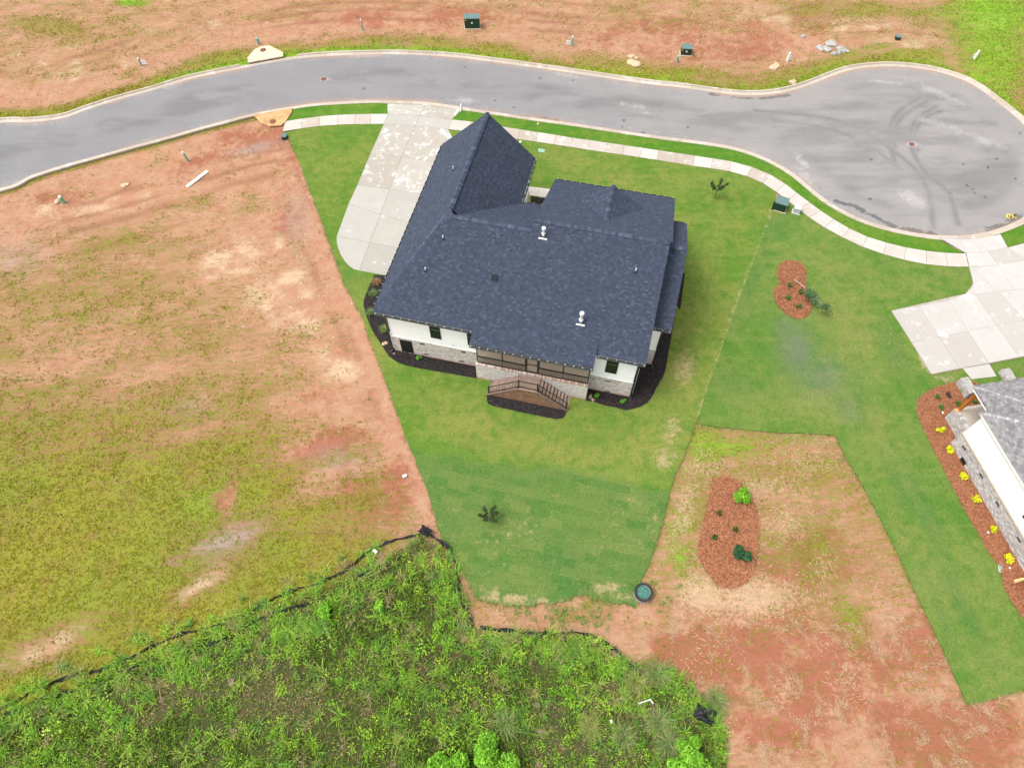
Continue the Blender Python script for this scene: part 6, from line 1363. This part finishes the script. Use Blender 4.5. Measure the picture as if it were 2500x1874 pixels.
tag(link('leafy_weeds', me, M['leaf'], None, 'stuff'), 'broad leafy weeds among the rough grass', 'weeds')
# taller leafy clumps of uneven size
x, y = scatter(1500, -42, 26, -4, 21, lambda x, y: inscrub(x, y) * np.clip((fbm(x + 7, y + 61, .3, 3) - .36) * 4, .12, 1), 45); n = len(x); g = np.random.default_rng(46); sz = g.uniform(.18, .5, n) * (1 + .8 * (g.random(n) < .12)); m = 70; zb4 = lookup(zz, x, y)
C = np.repeat(np.c_[x, y, zb4 + sz * .7], m, 0); d = g.normal(0, 1, (n * m, 3)); d /= np.linalg.norm(d, axis=1)[:, None]; S_ = np.repeat(sz, m)[:, None]; C = C + d * S_ * np.array([1, 1, .7]) * g.uniform(.4, 1, (n * m, 1))
nn = np.array([0, 0, .8]) + d * .5 + g.normal(0, .4, (n * m, 3)); nn /= np.linalg.norm(nn, axis=1)[:, None]; t_ = np.cross(nn, g.normal(size=(n * m, 3))); t_ /= np.linalg.norm(t_, axis=1)[:, None]; b_ = np.cross(nn, t_); s_ = .1 * S_ ** .5 * g.uniform(.6, 1.4, (n * m, 1))
me = np_mesh('weed_clumps', np.stack([C - t_ * s_, C + b_ * s_ * .45, C + t_ * s_, C - b_ * s_ * .45], 1).reshape(-1, 3), np.arange(4 * n * m).reshape(-1, 4))
LW = np.array([(.16, .37, .02), (.23, .46, .025), (.33, .50, .04), (.11, .26, .03), (.22, .34, .05), (.26, .24, .09)])[np.repeat(g.integers(0, 6, n), m)] * g.uniform(.6, 1.25, (n * m, 1)); setcol(me, np.repeat(LW, 4, 0)); tag(link('weed_clumps', me, M['leaf'], None, 'stuff'), 'taller leafy weed clumps rising out of the rough grass', 'weeds')
# dead grass heads
x, y = scatter(260, -42, 26, -4, 21, lambda x, y: inscrub(x, y) * (fbm(x, y + 33, .5, 2) > .48), 51); n = len(x); m = 26; g = np.random.default_rng(52)
da = np.repeat(g.uniform(0, 6.28, n), m) + g.normal(0, .35, n * m); B = np.repeat(np.c_[x, y, lookup(zz, x, y) + .12], m, 0); B[:, :2] += g.normal(0, .07, (n * m, 2))
me = blades_mesh('dead_stalks', B, .12, np.repeat(g.uniform(.25, .7, n), m), .022, [(.30, .21, .15), (.26, .18, .12), (.36, .27, .2)], 53, direction=da); tag(link('dead_stalks', me, M['blade'], None, 'stuff'), 'pinkish brown dead stalks lying in the scrub', 'dead grass')
# grass creeping over the bottom edge of the sod
x, y = scatter(2600, 0, 18, 8, 22, lambda x, y: (lambda a, b: blob(a, b, 1290, 1500, 130, 26, 0) + blob(a, b, 1440, 1500, 60, 50, 0) + .9 * blob(a, b, 1155, 1440, 22, 90, -12) + .5 * blob(a, b, 1600, 1480, 40, 60, 0))(*pix(x, y)) * .55, 61); n = len(x); m = 9; g = np.random.default_rng(62); B = np.repeat(np.c_[x, y, np.full(n, -.03)], m, 0); B[:, :2] += g.normal(0, .07, (n * m, 2))
tag(link('edge_grass', blades_mesh('edge_grass', B, .22, .28, .03, [(.12, .25, .04), (.18, .30, .06), (.2, .24, .07)], 63), M['blade'], None, 'stuff'), 'straggling grass at the bottom edge of the new sod', 'rough grass')
# white specks of builders' litter
g = np.random.default_rng(71); mb = MB()
for k in range(90):
    q = (g.normal(720, 110), g.normal(700, 190)); p = G(*q)
    if not free(np.array([p.x]), np.array([p.y]))[0]: continue
    s = g.uniform(.012, .032); mb.box(p.x - s, p.x + s, p.y - s * .7, p.y + s * .7, -.05, .0)
tag(mb.build('litter', M['litter'], None, 'stuff'), 'white specks of building litter on the left clay lot', 'litter')

# single bushes and tussocks that stand out of the scrub
shrub(800, 1492, .75, 1.1, 'bright green bush standing in scrub below the left lot', BRG, 201, n=800, size=.16, name='bush', cat='bush', z=-.1)
shrub(925, 1482, .55, .8, 'smaller yellow green bush right of the bright one in scrub', [(.2, .42, .03), (.26, .48, .05), (.14, .34, .02)], 202, n=420, size=.14, name='bush', cat='bush', z=-.1)
shrub(1185, 1868, 1.9, 2.2, 'large leafy lime green bush at the bottom edge of the scrub', BRG + [(.28, .55, .05)], 203, n=7500, size=.13, name='bush', cat='bush', z=-.1)
shrub(1090, 1880, 1.1, 1.4, 'leafy green bush left of the large bush at bottom edge', BRG, 204, n=3000, size=.13, name='bush', cat='bush', z=-.1)
shrub(1690, 1872, 1.5, 1.9, 'lime green bush at the bottom edge beside the red clay', BRG + [(.28, .55, .05)], 205, n=4800, size=.13, name='bush', cat='bush', z=-.1)
for i, (q, rd, lb) in enumerate((((820, 780), .8, 'green tussock above the large lime bush'), ((1745, 770), 1.0, 'large green tussock left of the black plastic'), ((1800, 900), 1.0, 'large green tussock above the right lime bush'), ((1330, 800), .75, 'yellow green tussock in the lower scrub'), ((1720, 470), .9, 'tussock on the corner of the scrub by the red clay'), ((1600, 520), .7, 'yellow tussock left of the scrub corner'), ((1530, 860), .8, 'pale tussock below the white cup'), ((2080, 640), .8, 'tussock right of the black plastic sheet'))):
    tuft(*ZS([q])[0], rd, .8, lb, [(.16, .26, .06), (.22, .32, .08), (.13, .21, .06), (.32, .28, .15)] if i not in (3, 5) else [(.27, .34, .07), (.22, .31, .06), (.3, .27, .12)], 210 + i, 300, 'tussocks in the scrub', -.12, 'tussock', 'grass tussock', .024)
